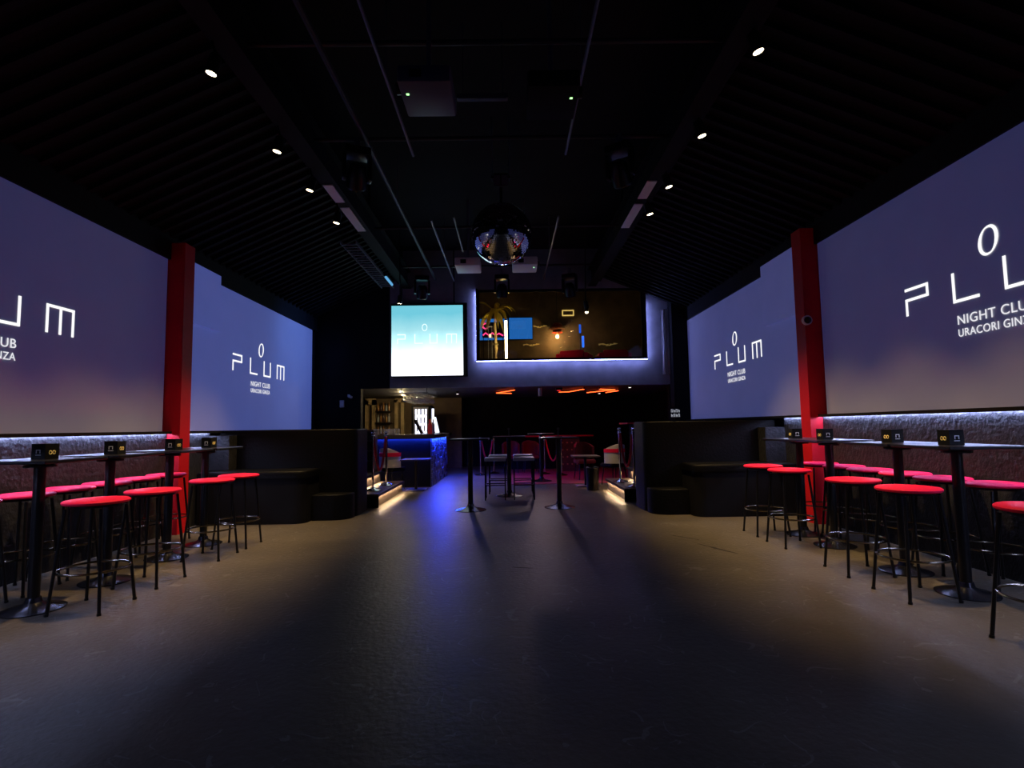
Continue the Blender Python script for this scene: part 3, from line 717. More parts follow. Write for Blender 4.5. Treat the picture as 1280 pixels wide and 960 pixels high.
# wall camera by the opening
t = thing('wall_camera', 'small white bullet camera on the dark wall beside the bar', 'camera', (-3.62, 12.5, 2.05))
bx('bracket', M['whitep'], (-0.02, 0.02, -0.08, 0, -0.02, 0.02), t); bm = NB(); cyl(bm, (0, -0.05, -0.02), (0.1, -0.2, -0.05), 0.03, n=14); obj('body', bm, M['whitep'], t, True)
t = thing('wall_sensor', 'small pale box on the dark wall beside the bar opening', 'switch box', (-3.78, 12.5, 1.78))
bx('case', M['greyseat'], (-0.05, 0.05, -0.04, 0, 0, 0.16), t, bev=0.008); bx('face', M['whitep'], (-0.035, 0.035, -0.045, -0.04, 0.04, 0.12), t)
# small wall sign beside the lounge
t = thing('wall_sign', 'small dark sign with two rows of white characters beside the lounge', 'sign', (3.72, 12.2, 1.42))
bx('plate', M['card'], (-0.13, 0.13, -0.015, 0.0, 0, 0.22), t)
bm = NB()
for r_ in range(2):
    for k in range(4):
        x0 = -0.10 + k * 0.052; z0 = 0.025 + r_ * 0.1
        box(bm, x0, x0 + 0.008, -0.018, -0.015, z0, z0 + 0.07); box(bm, x0, x0 + 0.034, -0.018, -0.015, z0 + (0.06 if (k + r_) % 2 else 0.03), z0 + (0.07 if (k + r_) % 2 else 0.04)); box(bm, x0 + 0.026, x0 + 0.034, -0.018, -0.015, z0, z0 + 0.05)
obj('characters', bm, emis('sign_white', (0.8, 0.85, 1), 0.5), t)

# ------------------------------------------------------------------ balcony window with LED frame
t = thing('balcony_window', 'wide balcony window with thin black frame', 'window', (0, YB, 0)); 
for nm, dm in (('frame_rail', (WX0, WX1, 0.02, 0.1, WZ0, WZ0 + 0.05)), ('frame_rail', (WX0, WX1, 0.02, 0.1, WZ1 - 0.05, WZ1)), ('frame_stile', (WX0, WX0 + 0.05, 0.02, 0.1, WZ0, WZ1)), ('frame_stile', (WX1 - 0.05, WX1, 0.02, 0.1, WZ0, WZ1))):
    bx(nm, M['black'], dm, t)
xs_ = [WX0 + 0.05, 0.32, 1.45, 2.27, WX1 - 0.05]
for a, b in zip(xs_, xs_[1:]): bx('pane', M['pane'], (a + 0.004, b - 0.004, 0.055, 0.063, WZ0 + 0.05, WZ1 - 0.05), t)
for dm, lb in (((WX0 - 0.015, WX1 + 0.015, YB - 0.115, YB - 0.09, WZ0 - 0.028, WZ0 - 0.021), 'violet light strip along the bottom of the balcony window'),
               ((WX0 - 0.0245, WX0 - 0.0205, YB - 0.042, YB - 0.02, WZ0, WZ1 - 0.05), 'violet light strip up the video screen side of the window'),
               ((WX1 + 0.021, WX1 + 0.026, YB - 0.095, YB - 0.07, WZ0, WZ1 - 0.35), 'violet light strip up the curtain side of the window')):
    tag(bx('led_strip', M['ledwin'], dm), lb, 'light strip')
for dm, lb in (((WX0 - 0.02, WX1 + 0.02, YB - 0.12, YB, WZ0 - 0.02, WZ0 + 0.03), 'black lip under the balcony window'), ((WX0 - 0.02, WX0 + 0.02, YB - 0.12, YB, WZ0 + 0.03, WZ1), 'black lip at the video screen side of the window'), ((WX1 - 0.02, WX1 + 0.02, YB - 0.12, YB, WZ0 + 0.03, WZ1), 'black lip at the curtain side of the window')):
    tag(bx('window_lip', M['black'], dm), lb, 'window trim')

# ------------------------------------------------------------------ balcony room
ZF = 2.45
def tv(label, x0, x1, z0, z1):
    t = thing('television', label, 'television', ((x0 + x1) / 2, 16.5, z0)); w_ = (x1 - x0) / 2
    bx('case', M['black'], (-w_ - 0.02, w_ + 0.02, -0.08, 0.0, -0.02, z1 - z0 + 0.02), t); bx('picture', M['tv'], (-w_, w_, -0.085, -0.08, 0, z1 - z0), t); return t
a = tv('blue television behind the palm with pink neon before it', -0.83, 0.02, 3.90, 4.55)
tv('plain blue television on the balcony wall', 0.06, 0.76, 3.92, 4.57)
n_ = thing('neon_sign', 'pink neon sign on the balcony before the television', 'sign', (-0.45, 16.3, 3.98))
bm = NB(); tube(bm, [(-0.28, 0, 0.05), (-0.2, 0, 0.12), (-0.1, 0, 0.04), (0.0, 0, 0.12), (0.1, 0, 0.04), (0.2, 0, 0.1), (0.33, 0, 0.03)], 0.022, 8); obj('lower_tube', bm, M['pink'], n_)
bm = NB(); tube(bm, [(-0.2 + 0.08 * math.cos(2 * PI * k / 14), 0, 0.33 + 0.08 * math.sin(2 * PI * k / 14)) for k in range(14)], 0.02, 8, True); obj('round_tube', bm, M['pink'], n_)
bx('stand', M['blackm'], (-0.30, 0.35, 0.03, 0.05, -0.02, 0.45), n_)
for s in (-0.28, 0.3): bx('stand_leg', M['blackm'], (s, s + 0.02, 0.03, 0.05, ZF - 3.98, 0), n_)
t = thing('light_tube', 'upright warm glowing light tube behind the balcony glass', 'lamp', (-0.03, 13.25, ZF))
bm = NB(); cyl(bm, (0, 0, 0.40), (0, 0, 1.42), 0.028, n=14); obj('tube', bm, M['tubelight'], t, True); bm = NB(); cyl(bm, (0, 0, 0), (0, 0, 0.40), 0.03, n=12); obj('stand', bm, M['blackm'], t)
for nm, z in (('end_cap', 1.42),): bm = NB(); cyl(bm, (0, 0, z), (0, 0, z + 0.03), 0.032, n=14); obj(nm, bm, M['blackm'], t)
t = thing('potted_palm', 'yellow lit palm with drooping fronds beside the light tube', 'plant', (-0.30, 13.65, ZF))
bm = NB(); lathe(bm, [(0, 0), (0.16, 0), (0.2, 0.35), (0.18, 0.35), (0.17, 0.3), (0, 0.3)], 20); obj('pot', bm, M['pot'], t, True)
bm = NB(); tube(bm, [(0, 0, 0.3), (0.02, 0, 0.8), (-0.01, 0.02, 1.35), (0, 0, 1.74)], [0.05, 0.04, 0.035, 0.03], 8); obj('trunk', bm, M['wood'], t, True)
for k in range(16):
    a_ = 2 * PI * k / 16 + random.uniform(-.2, .2); L_ = random.uniform(0.5, 0.75); up = random.uniform(0.1, 0.62)
    bm = NB(); prev = None
    for i in range(9):
        u = i / 8; r = L_ * u * (1 - 0.25 * u); z = 1.72 + up * u * 1.6 - 0.75 * u * u; wdt = 0.055 * math.sin(PI * min(1, u * 0.92 + 0.08)) + 0.004
        c = Vector((r * math.cos(a_), r * math.sin(a_), z)); n2 = Vector((-math.sin(a_), math.cos(a_), 0))
        cur = [bm.verts.new(c + n2 * wdt - Vector((0, 0, wdt * .5))), bm.verts.new(c + Vector((0, 0, 0.004))), bm.verts.new(c - n2 * wdt - Vector((0, 0, wdt * .5)))]
        if prev:
            bm.faces.new((prev[0], cur[0], cur[1], prev[1])); bm.faces.new((prev[1], cur[1], cur[2], prev[2]))
        prev = cur
    bmesh.ops.solidify(bm, geom=bm.faces[:], thickness=0.003)
    obj('frond', bm, M['leaf'], t, True)
t = thing('table_lantern', 'white framed lantern stand glowing beside the palm', 'lantern', (-0.42, 13.3, ZF))
for sx in (-0.045, 0.045): bx('post', M['whitep'], (sx - 0.006, sx + 0.006, -0.006, 0.006, 0.35, 1.28), t)
bx('cap', M['whitep'], (-0.055, 0.055, -0.03, 0.03, 1.28, 1.30), t); bx('base', M['whitep'], (-0.06, 0.06, -0.04, 0.04, 0, 0.35), t); bx('glow', emis('lantern_glow', (1, 0.6, 0.3), 2.2), (-0.025, 0.025, -0.015, 0.015, 1.02, 1.1), t)
bx('side_tray', M['wood'], (0.05, 0.2, -0.05, 0.05, 0.84, 0.87), t)
# tiered pendant
t = thing('pendant_lamp', 'tiered red pendant lamp glowing against the brown balcony wall', 'lamp', (1.49, 16.15, 4.05))
for k, (r, z) in enumerate(((0.17, 0.22), (0.25, 0.11), (0.17, 0.0))):
    bm = NB(); lathe(bm, [(0.03, z + 0.09), (r * 0.7, z + 0.06), (r, z), (r * 0.97, z), (r * 0.66, z + 0.05), (0.02, z + 0.08)], 28); obj('shade', bm, M['shade'], t, True)
bm = NB(); cyl(bm, (0, 0, 0.25), (0, 0, ZC - 4.05), 0.008, n=8); obj('cord', bm, M['blackm'], t)
bm = NB(); bmesh.ops.create_uvsphere(bm, u_segments=14, v_segments=10, radius=0.04); bmesh.ops.translate(bm, vec=(0, 0, -0.09), verts=bm.verts[:]); obj('bulb', bm, emis('warm_bulb', (1, 0.62, 0.2), 9), t, True)
bm = NB(); cyl(bm, (0, 0, -0.04), (0, 0, 0.1), 0.02, n=10); obj('socket', bm, M['gold'], t)
ld = bpy.data.lights.new('pendant_light', 'POINT'); ld.energy = 34; ld.color = (1, 0.62, 0.22); ld.shadow_soft_size = 0.05
lo = bpy.data.objects.new('pendant_light', ld); C.objects.link(lo); lo.location = (1.49, 16.15, 3.93)
# picture-like vent, spot, ornaments
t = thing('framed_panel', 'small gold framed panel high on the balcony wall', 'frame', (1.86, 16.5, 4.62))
for dm in ((-0.18, 0.18, 0, 0.03), (-0.18, 0.18, 0.15, 0.18), (-0.18, -0.15, 0.03, 0.15), (0.15, 0.18, 0.03, 0.15)): bx('frame_bar', emis('gold_glow', (0.9, 0.62, 0.16), 0.8), (dm[0], dm[1], -0.04, -0.0, dm[2], dm[3]), t)  # frame bars glow mildly on their own in place of lamp light
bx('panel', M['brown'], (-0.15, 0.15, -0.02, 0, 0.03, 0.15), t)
t = thing('balcony_spot', 'small bright ceiling spot in the balcony room', 'spotlight', (2.3, 15.6, 4.55))
bm = NB(); lathe(bm, [(0, 0.14), (0.05, 0.14), (0.06, 0.0), (0.05, 0.0), (0, 0.01)], 18); obj('can', bm, M['blackm'], t, True)
bm = NB(); bmesh.ops.create_uvsphere(bm, u_segments=12, v_segments=8, radius=0.045); obj('bulb', bm, M['lens'], t, True); bm = NB(); cyl(bm, (0, 0, 0.14), (0, 0, ZC - 4.55), 0.01, n=8); obj('stem', bm, M['blackm'], t)
def ornament(label, x, y, z, sc):
    t = thing('wall_ornament', label, 'ornament', (x, y, z))
    for k in range(5):
        a_ = (-0.16 + 0.08 * k) * sc
        bm = NB(); cyl(bm, (a_ - 0.04 * sc, -0.03, 0.02 * math.sin(k * 2)), (a_ + 0.05 * sc, -0.03, 0.03 * math.cos(k * 1.7)), 0.022 * sc, 0.008, 8); obj('bar', bm, M['gold'], t, True)
    bx('mount', M['gold'], (-0.02, 0.02, -0.03, 0.0, -0.02, 0.02), t)
M['gold'].node_tree.nodes['Principled BSDF'].inputs['Emission Strength'].default_value = 0.10  # gold ornaments and prints given a faint glow to look lit
ornament('gold ornament between television and pendant lamp, upper one', 0.96, 16.5, 4.3, 1.2); ornament('gold ornament between television and pendant lamp, lower one', 0.72, 16.5, 3.74, 1.2)
ornament('gold ornament at the far end of the balcony wall', 3.05, 16.5, 3.72, 1.4)
for k, (x, z0, z1, y) in enumerate(((2.16, 4.02, 4.28, 16.1), (2.20, 3.55, 3.88, 15.8))):
    t = thing('blue_light', 'blue upright light on the balcony, ' + ('upper one' if k == 0 else 'lower one'), 'lamp', (x, y, ZF))
    bx('stem', M['blackm'], (-0.01, 0.01, 0.0, 0.02, 0, z0 - ZF), t); bx('tube', emis('balcony_blue', (0.02, 0.12, 0.8), 0.8 + k), (-0.03, 0.03, -0.02, 0.0, z0 - ZF, z1 - ZF), t)
def armchair(label, x, y, rz):
    t = thing('armchair', label, 'armchair', (x, y, ZF), rz)
    bx('seat', M['seat'], (-0.3, 0.3, -0.3, 0.3, 0.2, 0.42), t, bev=0.04); bx('backrest', M['seat'], (-0.3, 0.3, 0.22, 0.34, 0.42, 0.66), t, bev=0.04)
    for s in (-1, 1): bx('armrest', M['seat'], (s * 0.34 - 0.06, s * 0.34 + 0.06, -0.3, 0.3, 0.2, 0.6), t, bev=0.03)
    for sx in (-1, 1):
        for sy in (-1, 1): bx('leg', M['blackm'], (sx * 0.26 - 0.02, sx * 0.26 + 0.02, sy * 0.26 - 0.02, sy * 0.26 + 0.02, 0, 0.2), t)
armchair('red armchair below the blue balcony lights', 1.66, 13.5, 2.8); armchair('red armchair at the curtain end of the balcony', 2.62, 13.5, PI)

# ------------------------------------------------------------------ bar
t = thing('bar_counter', 'long bar counter with blue lit brick front', 'bar counter', (0, 0, 0))
bx('front_body', M['black'], (-3.3, -1.72, 12.10, 12.44, 0, 1.06), t)
bx('side_body', M['black'], (-2.25, -1.72, 12.44, 14.95, 0, 1.06), t)
bm = NB(); prism(bm, [(-3.35, 12.02), (-1.60, 12.02), (-1.55, 14.98), (-2.3, 14.98), (-2.3, 12.46), (-3.35, 12.46)], 1.07, 1.15, 0.008); obj('counter_top', bm, M['bartop'], t)
bx('top_lip', M['black'], (-3.35, -1.60, 12.02, 12.03, 1.05, 1.07), t)
bm = NB(); prism(bm, [(-1.61, 12.03), (-1.60, 12.03), (-1.55, 14.98), (-1.56, 14.98)], 1.05, 1.07); obj('top_lip', bm, M['black'], t)
bx('light_strip', M['ledblue2'], (-3.2, -1.70, 12.05, 12.075, 1.058, 1.069), t); bx('light_strip', M['ledblue'], (-1.655, -1.63, 12.1, 14.9, 1.058, 1.069), t)
bm = NB(); rr = random.Random(3)
for r_ in range(11):
    y = 12.1 - (0.11 if r_ % 2 else 0)
    while y < 14.93:
        a, b = max(12.1, y), min(14.95, y + 0.21)
        if b - a > 0.03: box(bm, -1.72, -1.70 + rr.uniform(0, 0.035), a, b, 0.02 + 0.094 * r_, 0.105 + 0.094 * r_)
        y += 0.22
o = obj('brick_facing', bm, M['brick'], t); o['kind'] = 'stuff'
# back bar
t = thing('back_bar', 'lit wooden back bar with door frames behind the counter', 'shelf wall', (0, 0, 0))
bx('wall_panel', M['brown'], (-4.59, -1.5, 17.6, 17.7, 0, 2.24), t)
for x in (-4.50, -4.28, -3.56, -3.36): bx('frame_post', M['wood'], (x - 0.05, x + 0.05, 17.42, 17.6, 0, 2.2), t)
bx('frame_head', M['wood'], (-4.55, -4.23, 17.42, 17.6, 2.04, 2.24), t); bx('frame_head', M['wood'], (-3.61, -3.31, 17.42, 17.6, 2.1, 2.24), t)
for k in range(3): bx('shelf', M['dwood'], (-4.2, -3.72, 17.3, 17.6, 1.1 + 0.36 * k, 1.125 + 0.36 * k), t)
def bottle(label, x, y, z, h, r, m, g='bottles at the bar'):
    bm = NB(); lathe(bm, [(0, 0), (r, 0), (r, h * 0.55), (r * 0.85, h * 0.66), (r * 0.35, h * 0.78), (r * 0.35, h * 0.97), (r * 0.42, h * 0.97), (r * 0.42, h), (0, h)], 14)
    o = obj('bottle', bm, m, None, True); o.location = (x, y, z); tag(o, label, 'bottle', g); return o
for k in range(3):
    for j in range(5): bottle(f'small bottle on the back bar {("bottom", "middle", "top")[k]} shelf, {ORD[j]} from the outer frame post', -4.13 + 0.085 * j, 17.44, 1.126 + 0.36 * k, 0.24 + 0.02 * ((j * k) % 3), 0.032, (M['amber'], M['clearb'], M['amber'], M['dkb'])[(j + k) % 4])
# fridge
t = thing('drinks_fridge', 'tall drinks fridge with bright white glass door', 'fridge', (-2.58, 16.2, 0))
bx('case', M['black'], (-0.28, 0.28, 0, 0.6, 0, 1.95), t); bx('lit_interior', M['fridge'], (-0.17, 0.17, -0.006, 0.0, 0.75, 1.84), t)
for dm in ((-0.22, -0.175, 0.1, 1.9), (0.175, 0.22, 0.1, 1.9), (-0.175, 0.175, 1.85, 1.9)): bx('door_frame', M['steel'], (dm[0], dm[1], -0.04, 0, dm[2], dm[3]), t)
for k in range(4): bx('shelf', M['greyseat'], (-0.17, 0.17, -0.02, -0.008, 0.95 + 0.24 * k, 0.96 + 0.24 * k), t)
for k in range(3):
    for j in range(3):
        bm = NB(); cyl(bm, (-0.1 + 0.1 * j, -0.03, 1.2 + 0.24 * k), (-0.1 + 0.1 * j, -0.03, 1.36 + 0.24 * k), 0.02, n=8); obj('drink', bm, M['clearb'] if (j + k) % 3 else M['greyp'], t)
t = thing('light_bar', 'short upright white light bar beside the fridge', 'lamp', (-2.24, 16.3, 0)); bx('tube', M['fridge'], (-0.03, 0.03, -0.02, 0, 1.45, 1.85), t); bx('post', M['black'], (-0.04, 0.04, 0, 0.05, 0, 1.9), t)
# glass rack with hanging glasses
t = thing('glass_rack', 'black overhead rack holding upside down wine glasses', 'rack', (-2.15, 13.3, 2.08))
for j in range(4):
    for q in (-0.03, 0.018): bx('rail', M['chrome'], (-0.265 + 0.16 * j + q, -0.265 + 0.16 * j + q + 0.012, -0.7, 1.1, 0, 0.012), t)
for s in (-0.7, 1.09): bx('cross_rail', M['chrome'], (-0.35, 0.31, s, s + 0.012, 0.012, 0.024), t)
for sx in (-0.3, 0.27):
    for sy in (-0.69, 1.09): bx('hanger', M['blackm'], (sx, sx + 0.01, sy, sy + 0.01, 0.02, 0.17), t)
bm0 = NB(); lathe(bm0, [(0.034, 0.0), (0.036, -0.004), (0.005, -0.012), (0.004, -0.09), (0.02, -0.11), (0.036, -0.15), (0.031, -0.205), (0.029, -0.205), (0.034, -0.15), (0.018, -0.113), (0, -0.1)], 12)
g0 = obj('wine_glass', bm0, M['glass'], None, True); first = True; gn = 0
for j in range(4):
    for k in range(9):
        o = g0 if first else g0.copy()
        if not first: C.objects.link(o)
        first = False
        o.location = (-2.15 - 0.265 + 0.16 * j, 13.3 - 0.6 + 0.19 * k, 2.103); tag(o, f'upside down wine glass, {ORD[k]} from the hall in the {ORD[j]} row of the rack', 'glass', 'wine glasses in the overhead rack')
# ceiling lamps over the bar
for k in range(6):
    t = thing('bar_downlight', f'small warm round ceiling light over the bar, {ORD[k]} from the hall', 'ceiling light', (-2.65 - 0.10 * k, 13.2 + 0.7 * k, 2.25), group='ceiling lights over the bar')
    bm = NB(); lathe(bm, [(0.05, 0), (0.07, 0), (0.07, -0.012), (0.05, -0.012)], 20); obj('rim', bm, M['whitep'], t)
    bm = NB(); lathe(bm, [(0, -0.006), (0.05, -0.006), (0.05, -0.002), (0, -0.002)], 20); obj('lens', bm, emis('bar_lamp', (1, 0.8, 0.42), 10), t)
    if k in (0, 2, 4):
        ld = bpy.data.lights.new('bar_lamp_light', 'POINT'); ld.energy = 11; ld.color = (1, 0.76, 0.40); ld.shadow_soft_size = 0.05
        lo = bpy.data.objects.new('bar_lamp_light', ld); C.objects.link(lo); lo.location = (-2.65 - 0.10 * k, 13.2 + 0.7 * k, 2.18)
# things on the counter
bottle('red liqueur bottle on the bar counter', -1.86, 13.0, 1.15, 0.33, 0.05, M['redb']); bottle('pale bottle beside the red liqueur bottle', -1.84, 13.4, 1.15, 0.34, 0.04, M['clearb'])
bottle('amber bottle behind the red liqueur bottle', -1.95, 13.8, 1.15, 0.36, 0.04, M['amber'])
for k, (x, y) in enumerate(((-3.0, 12.3), (-2.9, 12.22), (-2.78, 12.33), (-2.66, 12.25), (-2.56, 12.34), (-2.46, 12.24))):
    bm = NB(); lathe(bm, [(0, 0), (0.03, 0), (0.036, 0.13), (0.033, 0.13), (0.028, 0.008), (0, 0.008)], 14); o = obj('tumbler', bm, M['glass'], None, True); o.location = (x, y, 1.15); tag(o, f'clear tumbler on the bar counter, {ORD[k]} from the wall', 'glass', 'tumblers on the bar counter')
bx_ = thing('napkin_box', 'pale napkin box among the tumblers on the bar counter', 'box', (-2.68, 12.40, 1.15)); bx('case', M['greyseat'], (-0.12, 0.12, -0.04, 0.04, 0, 0.12), bx_, bev=0.008); bx('slot', M['black'], (-0.08, 0.08, -0.01, 0.01, 0.119, 0.122), bx_)
t = thing('menu_board', 'dark menu folder leaning on the bar counter', 'menu', (-1.92, 12.22, 1.161)); bm = NB(); box(bm, -0.02, 0.02, -0.11, 0.11, 0, 0.34, bev=0.004); xf(bm, bm.verts[:], Matrix.Rotation(-0.48, 4, 'Y')); obj('slab', bm, M['card'], t)
t = thing('lit_menu', 'white lit menu leaning at the end of the bar counter', 'menu', (-1.80, 13.9, 1.159))
bm = NB(); box(bm, -0.035, 0.035, -0.14, 0.14, 0, 0.4); xf(bm, bm.verts[:], Matrix.Rotation(-0.22, 4, 'Y')); obj('lit_face', bm, emis('menu_white', (0.8, 0.9, 1), 1.6), t)
bx('foot', M['black'], (-0.06, 0.06, -0.15, 0.15, -0.009, 0.003), t)

# ------------------------------------------------------------------ standing tables on the floor, central set
def stand_table(label, x, y, z=0.0):
    t = thing('standing_table', label, 'table', (x, y, z), group='standing tables on the floor')
    bm = NB(); box(bm, -0.30, 0.30, -0.30, 0.30, 1.085, 1.11, bev=0.006); obj('table_top', bm, M['blackm'], t)
    bm = NB(); cyl(bm, (0, 0, 0.03), (0, 0, 1.085), 0.040, n=18); obj('pedestal', bm, M['blackm'], t, True)
    bm = NB(); lathe(bm, [(0, 0), (0.24, 0), (0.243, 0.008), (0.20, 0.02), (0.10, 0.04), (0.055, 0.065), (0.045, 0.10), (0, 0.10)], 36); obj('base', bm, M['base'], t, True)
stand_table('black standing table nearest the bar and lit step', -0.61, 8.66)
stand_table('black standing table nearest the lounge and lit step', 0.79, 8.80)
stand_table('black standing table with four pale stools around it', 0.0, 10.35)
stand_table('black standing table on the red carpet before the rope posts', 0.75, 12.9, 0.008)
for (x, y, lb) in ((0.0, 10.35, 'on the table with the pale stools'), (0.79, 8.80, 'on the standing table nearest the lounge')):
    t = thing('card_holder', f'small upright card holder {lb}', 'card holder', (x, y, 1.11)); bx('stem', M['steel'], (-0.008, 0.008, -0.008, 0.008, 0.01, 0.14), t); bx('foot', M['blackm'], (-0.05, 0.05, -0.05, 0.05, 0, 0.012), t); bx('clip', M['steel'], (-0.02, 0.02, -0.004, 0.004, 0.12, 0.15), t)
def pale_stool(label, x, y):
    t = thing('counter_stool', label, 'stool', (x, y, 0), group='pale stools round the standing table')
    bx('seat', M['greyseat'], (-0.19, 0.19, -0.18, 0.18, 0.68, 0.74), t, bev=0.015)
    for sx in (-1, 1):
        for sy in (-1, 1): bx('leg', M['blackm'], (sx * 0.175 - 0.01, sx * 0.175 + 0.01, sy * 0.165 - 0.01, sy * 0.165 + 0.01, 0, 0.68), t)
    for sy in (-1, 1): bx('foot_rail', M['blackm'], (-0.165, 0.165, sy * 0.165 - 0.008, sy * 0.165 + 0.008, 0.25, 0.266), t)
    for sx in (-1, 1): bx('side_rail', M['blackm'], (sx * 0.175 - 0.008, sx * 0.175 + 0.008, -0.155, 0.155, 0.25, 0.266), t)
pale_stool('pale topped stool at the bar side, dance floor end of the table', -0.25, 9.92); pale_stool('pale topped stool at the bar side, carpet end of the table', -0.21, 10.82)
pale_stool('pale topped stool at the lounge side, dance floor end of the table', 0.26, 9.92); pale_stool('pale topped stool at the lounge side, carpet end of the table', 0.27, 10.82)

# red carpet, back posts
bm = NB(); box(bm, -0.05, 3.5, 12.3, 17.9, 0.0, 0.008); tag(obj('red_carpet', bm, M['carpet']), 'dark red carpet covering the lounge floor', 'carpet')
rope_post(-0.77, 14.85, 0, 'chrome rope post at the end of the bar counter'); rope_post(-0.42, 15.25, 0, 'chrome rope post behind the one at the bar end')
rope((-0.77, 14.85, 0), (-0.42, 15.25, 0), 0.92, 0.5, 'red velvet rope hanging at the end of the bar')
rope_post(0.95, 14.75, 0.008, 'chrome rope post in the middle of the lounge carpet'); rope_post(1.36, 14.3, 0.008, 'chrome rope post on the lounge carpet beside the red chair')
rope((0.95, 14.75, 0), (1.36, 14.3, 0), 0.928, 0.55, 'red velvet rope hanging over the lounge carpet')

def tub_chair(label, x, y, rz, mback, z=0.0, stripe=True, mseat=None):
    t = thing('tub_chair', label, 'chair', (x, y, z), rz)
    bx('seat', mseat or mback, (-0.22, 0.22, -0.22, 0.2, 0.38, 0.47), t, bev=0.03)
    def arc(r0, r1, z0, z1, m, nm, rise=0.0):
        bm = NB(); n = 14; V = []
        for k in range(n + 1):
            a = PI * k / n; zz = z1 - rise * (1 - math.sin(a))
            V.append([bm.verts.new((r * math.cos(a), -0.02 + r * math.sin(a), q)) for r, q in ((r0, z0), (r1, z0), (r1, zz), (r0, zz))])
        for A, B in zip(V, V[1:]):
            for i in range(4): bm.faces.new((A[i], A[(i + 1) % 4], B[(i + 1) % 4], B[i]))
        bm.faces.new(V[0]); bm.faces.new(V[-1][::-1]); obj(nm, bm, m, t, True)
    arc(0.20, 0.25, 0.47, 0.88, mback, 'backrest', 0.12)
    if stripe: arc(0.248, 0.256, 0.70, 0.78, M['seat'], 'red_band', 0.0); arc(0.194, 0.202, 0.70, 0.78, M['seat'], 'red_band', 0.0)
    for sx in (-1, 1):
        for sy in (-1, 1):
            bm = NB(); cyl(bm, (sx * 0.16, sy * 0.15, 0.39), (sx * 0.2, sy * 0.19, 0.003), 0.014, 0.01, 8); obj('leg', bm, M['blackm'], t, True)
def low_table(label, x, y):
    t = thing('low_table', label, 'table', (x, y, 0))
    bx('table_top', M['darktop'], (-0.28, 0.28, -0.28, 0.28, 0.62, 0.65), t, bev=0.006); bm = NB(); cyl(bm, (0, 0, 0.02), (0, 0, 0.62), 0.03, n=14); obj('pedestal', bm, M['blackm'], t, True); bx('base', M['steel'], (-0.2, 0.2, -0.2, 0.2, 0, 0.025), t, bev=0.006)
low_table('low pedestal table beside the bar front', -1.94, 11.52); 
tub_chair('white tub chair with red band before the bar front', -2.50, 11.70, PI - 0.5, M['whitep'], mseat=M['leather'])
low_table('low pedestal table on the lounge side', 1.62, 11.75)
tub_chair('white tub chair with red band beside the lounge step', 2.27, 11.95, PI + 0.5, M['whitep'], mseat=M['leather'])
tub_chair('red tub chair behind the low lounge table', 1.80, 13.2, 0.2, M['dkred'], 0.008, False)
tub_chair('red tub chair far back on the bar side of the carpet', 0.05, 15.4, 0.0, M['dkred'], 0.008, False); tub_chair('red tub chair far back near the carpet middle', 0.6, 15.5, 0.1, M['dkred'], 0.008, False)
# trash bin by the lounge step
t = thing('waste_bin', 'dark cylindrical waste bin beside the lounge step', 'bin', (1.66, 11.1 - 0.05, 0)); bm = NB(); lathe(bm, [(0, 0), (0.12, 0), (0.13, 0.45), (0.12, 0.45), (0.11, 0.02), (0, 0.02)], 20); obj('body', bm, M['blackm'], t, True); bm = NB(); tube(bm, [(0.13 * math.cos(2 * PI * k / 20), 0.13 * math.sin(2 * PI * k / 20), 0.45) for k in range(20)], 0.008, 6, True); obj('rim', bm, M['chrome'], t)
# long counter at the back, red light put into its top's colour; shelf
t = thing('back_counter', 'long dark counter with red lit top at the rear of the lounge', 'counter', (0.9, 16.6, 0.0)); bx('body', M['black'], (-0.9, 1.6, 0, 0.5, 0.008, 0.96), t); bx('top', M['seat'], (-0.95, 1.65, -0.05, 0.55, 0.96, 1.0), t)
t = thing('wine_rack', 'dark wine rack with small gold bottle ends in the lounge', 'rack', (1.72, 15.6, 0.008))
bx('case', M['dwood'], (-0.28, 0.28, 0, 0.3, 0, 0.95), t)
for r_ in range(4):
    for k in range(4):
        bm = NB(); cyl(bm, (-0.2 + 0.13 * k, -0.02, 0.2 + 0.2 * r_), (-0.2 + 0.13 * k, 0.0, 0.2 + 0.2 * r_), 0.022, n=10); obj('bottle_end', bm, M['dgold'], t)

# red neon on the lounge ceiling
def neon(label, pts):
    t = thing('neon_light', label, 'neon light', (0, 0, 2.25))
    for a, b in zip(pts, pts[1:]):
        bm = NB(); cyl(bm, (*a, -0.05), (*b, -0.05), 0.009, n=8); obj('tube', bm, M['neonred'], t)
    for p in (pts[0], pts[-1]): bx('clip', M['blackm'], (p[0] - 0.015, p[0] + 0.015, p[1] - 0.015, p[1] + 0.015, -0.05, -0.001), t)
neon('red orange neon arrow on the lounge ceiling nearest the bar', [(0.17, 13.7), (-0.32, 14.9), (0.1, 15.1)])
neon('red orange neon zigzag on the middle of the lounge ceiling', [(1.92, 13.8), (1.64, 14.8), (1.38, 14.9)])
neon('red orange neon arrow on the lounge ceiling nearest the dome camera side', [(2.32, 13.9), (2.78, 14.2), (2.2, 15.3)])
neon('second neon bar beside the arrow near the dome camera side', [(2.95, 14.6), (2.75, 15.4)])
ld = bpy.data.lights.new('cylinder_lamp_light', 'SPOT'); ld.energy = 34; ld.color = (1, 0.72, 0.82); ld.spot_size = math.radians(100); ld.spot_blend = 0.9; ld.shadow_soft_size = 0.03
lo = bpy.data.objects.new('cylinder_lamp_light', ld); C.objects.link(lo); lo.matrix_world = Matrix.Translation((0.78, 13.4, 1.99)) @ Vector((0, 0, -1)).rotation_difference((Vector((0.5, 11.4, 0)) - Vector((0.78, 13.4, 2.0))).normalized()).to_matrix().to_4x4()
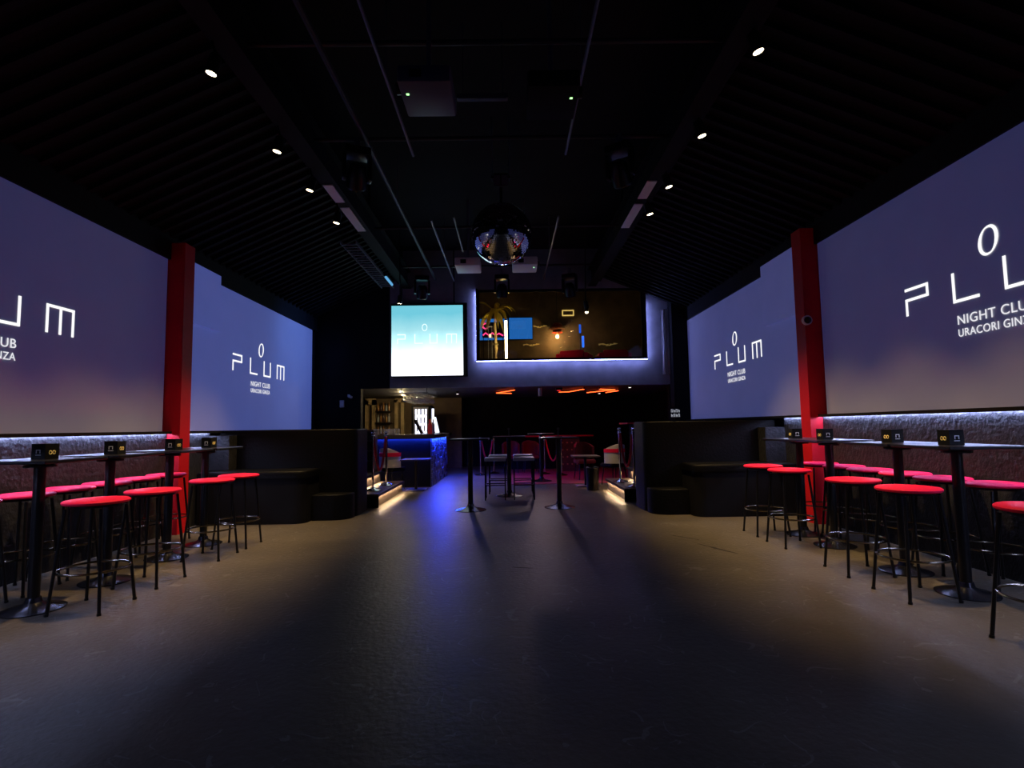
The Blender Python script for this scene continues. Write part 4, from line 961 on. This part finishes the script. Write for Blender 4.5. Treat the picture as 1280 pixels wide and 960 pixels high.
t = thing('cylinder_lamp', 'small pale cylinder lamp hanging from the lounge ceiling', 'lamp', (0.78, 13.4, 2.02)); bm = NB(); cyl(bm, (0, 0, 0), (0, 0, 0.19), 0.045, n=16); obj('body', bm, M['whitep'], t, True); bm = NB(); cyl(bm, (0, 0, 0.19), (0, 0, 0.23), 0.012, n=8); obj('stem', bm, M['blackm'], t)
for k, (x, y, lb) in enumerate(((2.55, 15.3, 'small white ceiling spot among the red neon'), (2.9, 13.0, 'small white ceiling spot at the edge of the lounge opening'), (-1.35, 14.6, 'small white ceiling spot at the end of the bar'))):
    if k:
        ld = bpy.data.lights.new('lounge_spot_light', 'SPOT'); ld.energy = (0, 30, 110)[k]; ld.color = (1, 0.80, 0.88); ld.spot_size = math.radians((0, 95, 92)[k]); ld.spot_blend = 0.9; ld.shadow_soft_size = 0.03
        lo = bpy.data.objects.new('lounge_spot_light', ld); C.objects.link(lo); aim = Vector(((0, 2.2, -0.6)[k], (0, 12.0, 12.9)[k], 0)); p0 = Vector((x, y, 2.15))
        lo.matrix_world = Matrix.Translation(p0) @ Vector((0, 0, -1)).rotation_difference((aim - p0).normalized()).to_matrix().to_4x4()
    t = thing('lounge_spot', lb, 'spotlight', (x, y, 2.25)); bm = NB(); lathe(bm, [(0, 0), (0.04, 0), (0.04, -0.08), (0.032, -0.08), (0, -0.06)], 14); obj('can', bm, M['blackm'], t, True); bm = NB(); lathe(bm, [(0, -0.085), (0.03, -0.082), (0.03, -0.07), (0, -0.07)], 12); obj('lens', bm, emis('lounge_lens', (1, 0.9, 0.75), 4), t)
# red wash on the carpet from the lounge ceiling
t = thing('red_wash_lamp', 'small black red wash lamp on the lounge ceiling', 'lamp', (1.3, 14.0, 2.25)); bx('case', M['blackm'], (-0.08, 0.08, -0.08, 0.08, -0.06, 0), t); bm = NB(); lathe(bm, [(0, -0.062), (0.05, -0.062), (0.05, -0.06), (0, -0.06)], 14); obj('lens', bm, emis('red_lens', (1, 0.02, 0.03), 3), t)
ld = bpy.data.lights.new('red_wash_light', 'SPOT'); ld.energy = 40; ld.color = (1, 0.03, 0.12); ld.spot_size = math.radians(150); ld.spot_blend = 0.8; ld.shadow_soft_size = 0.06
lo = bpy.data.objects.new('red_wash_light', ld); C.objects.link(lo); lo.location = (1.3, 14.0, 2.17)

# dark scuffs on the floor
rs = random.Random(5)
def scuff(p, q, w_):
    p, q = Vector(p), Vector(q); n_ = (q - p).orthogonal().normalized(); up_, dn_ = [], []
    for k in range(11):
        u = k / 10; c = p.lerp(q, u); e = w_ * (0.25 + math.sin(PI * u))
        up_.append(tuple(c + n_ * e * rs.uniform(0.2, 1))); dn_.append(tuple(c - n_ * e * rs.uniform(0.2, 1)))
    return up_ + dn_[::-1]
for pts, lb in ((scuff((1.86, 6.5), (2.1, 6.2), 0.012), 'short dark scuff mark on the floor before the lounge side bench'),
                (scuff((2.02, 6.0), (2.25, 5.52), 0.022), 'long dark scuff mark on the floor before the lounge side bench'),
                (scuff((0.02, 5.15), (0.2, 5.1), 0.006), 'thin dark scuff mark in the middle of the dance floor')):
    bm = NB(); prism(bm, pts, 0.0003, 0.0012); tag(obj('floor_scuff', bm, M['scuff']), lb, 'scuff mark')
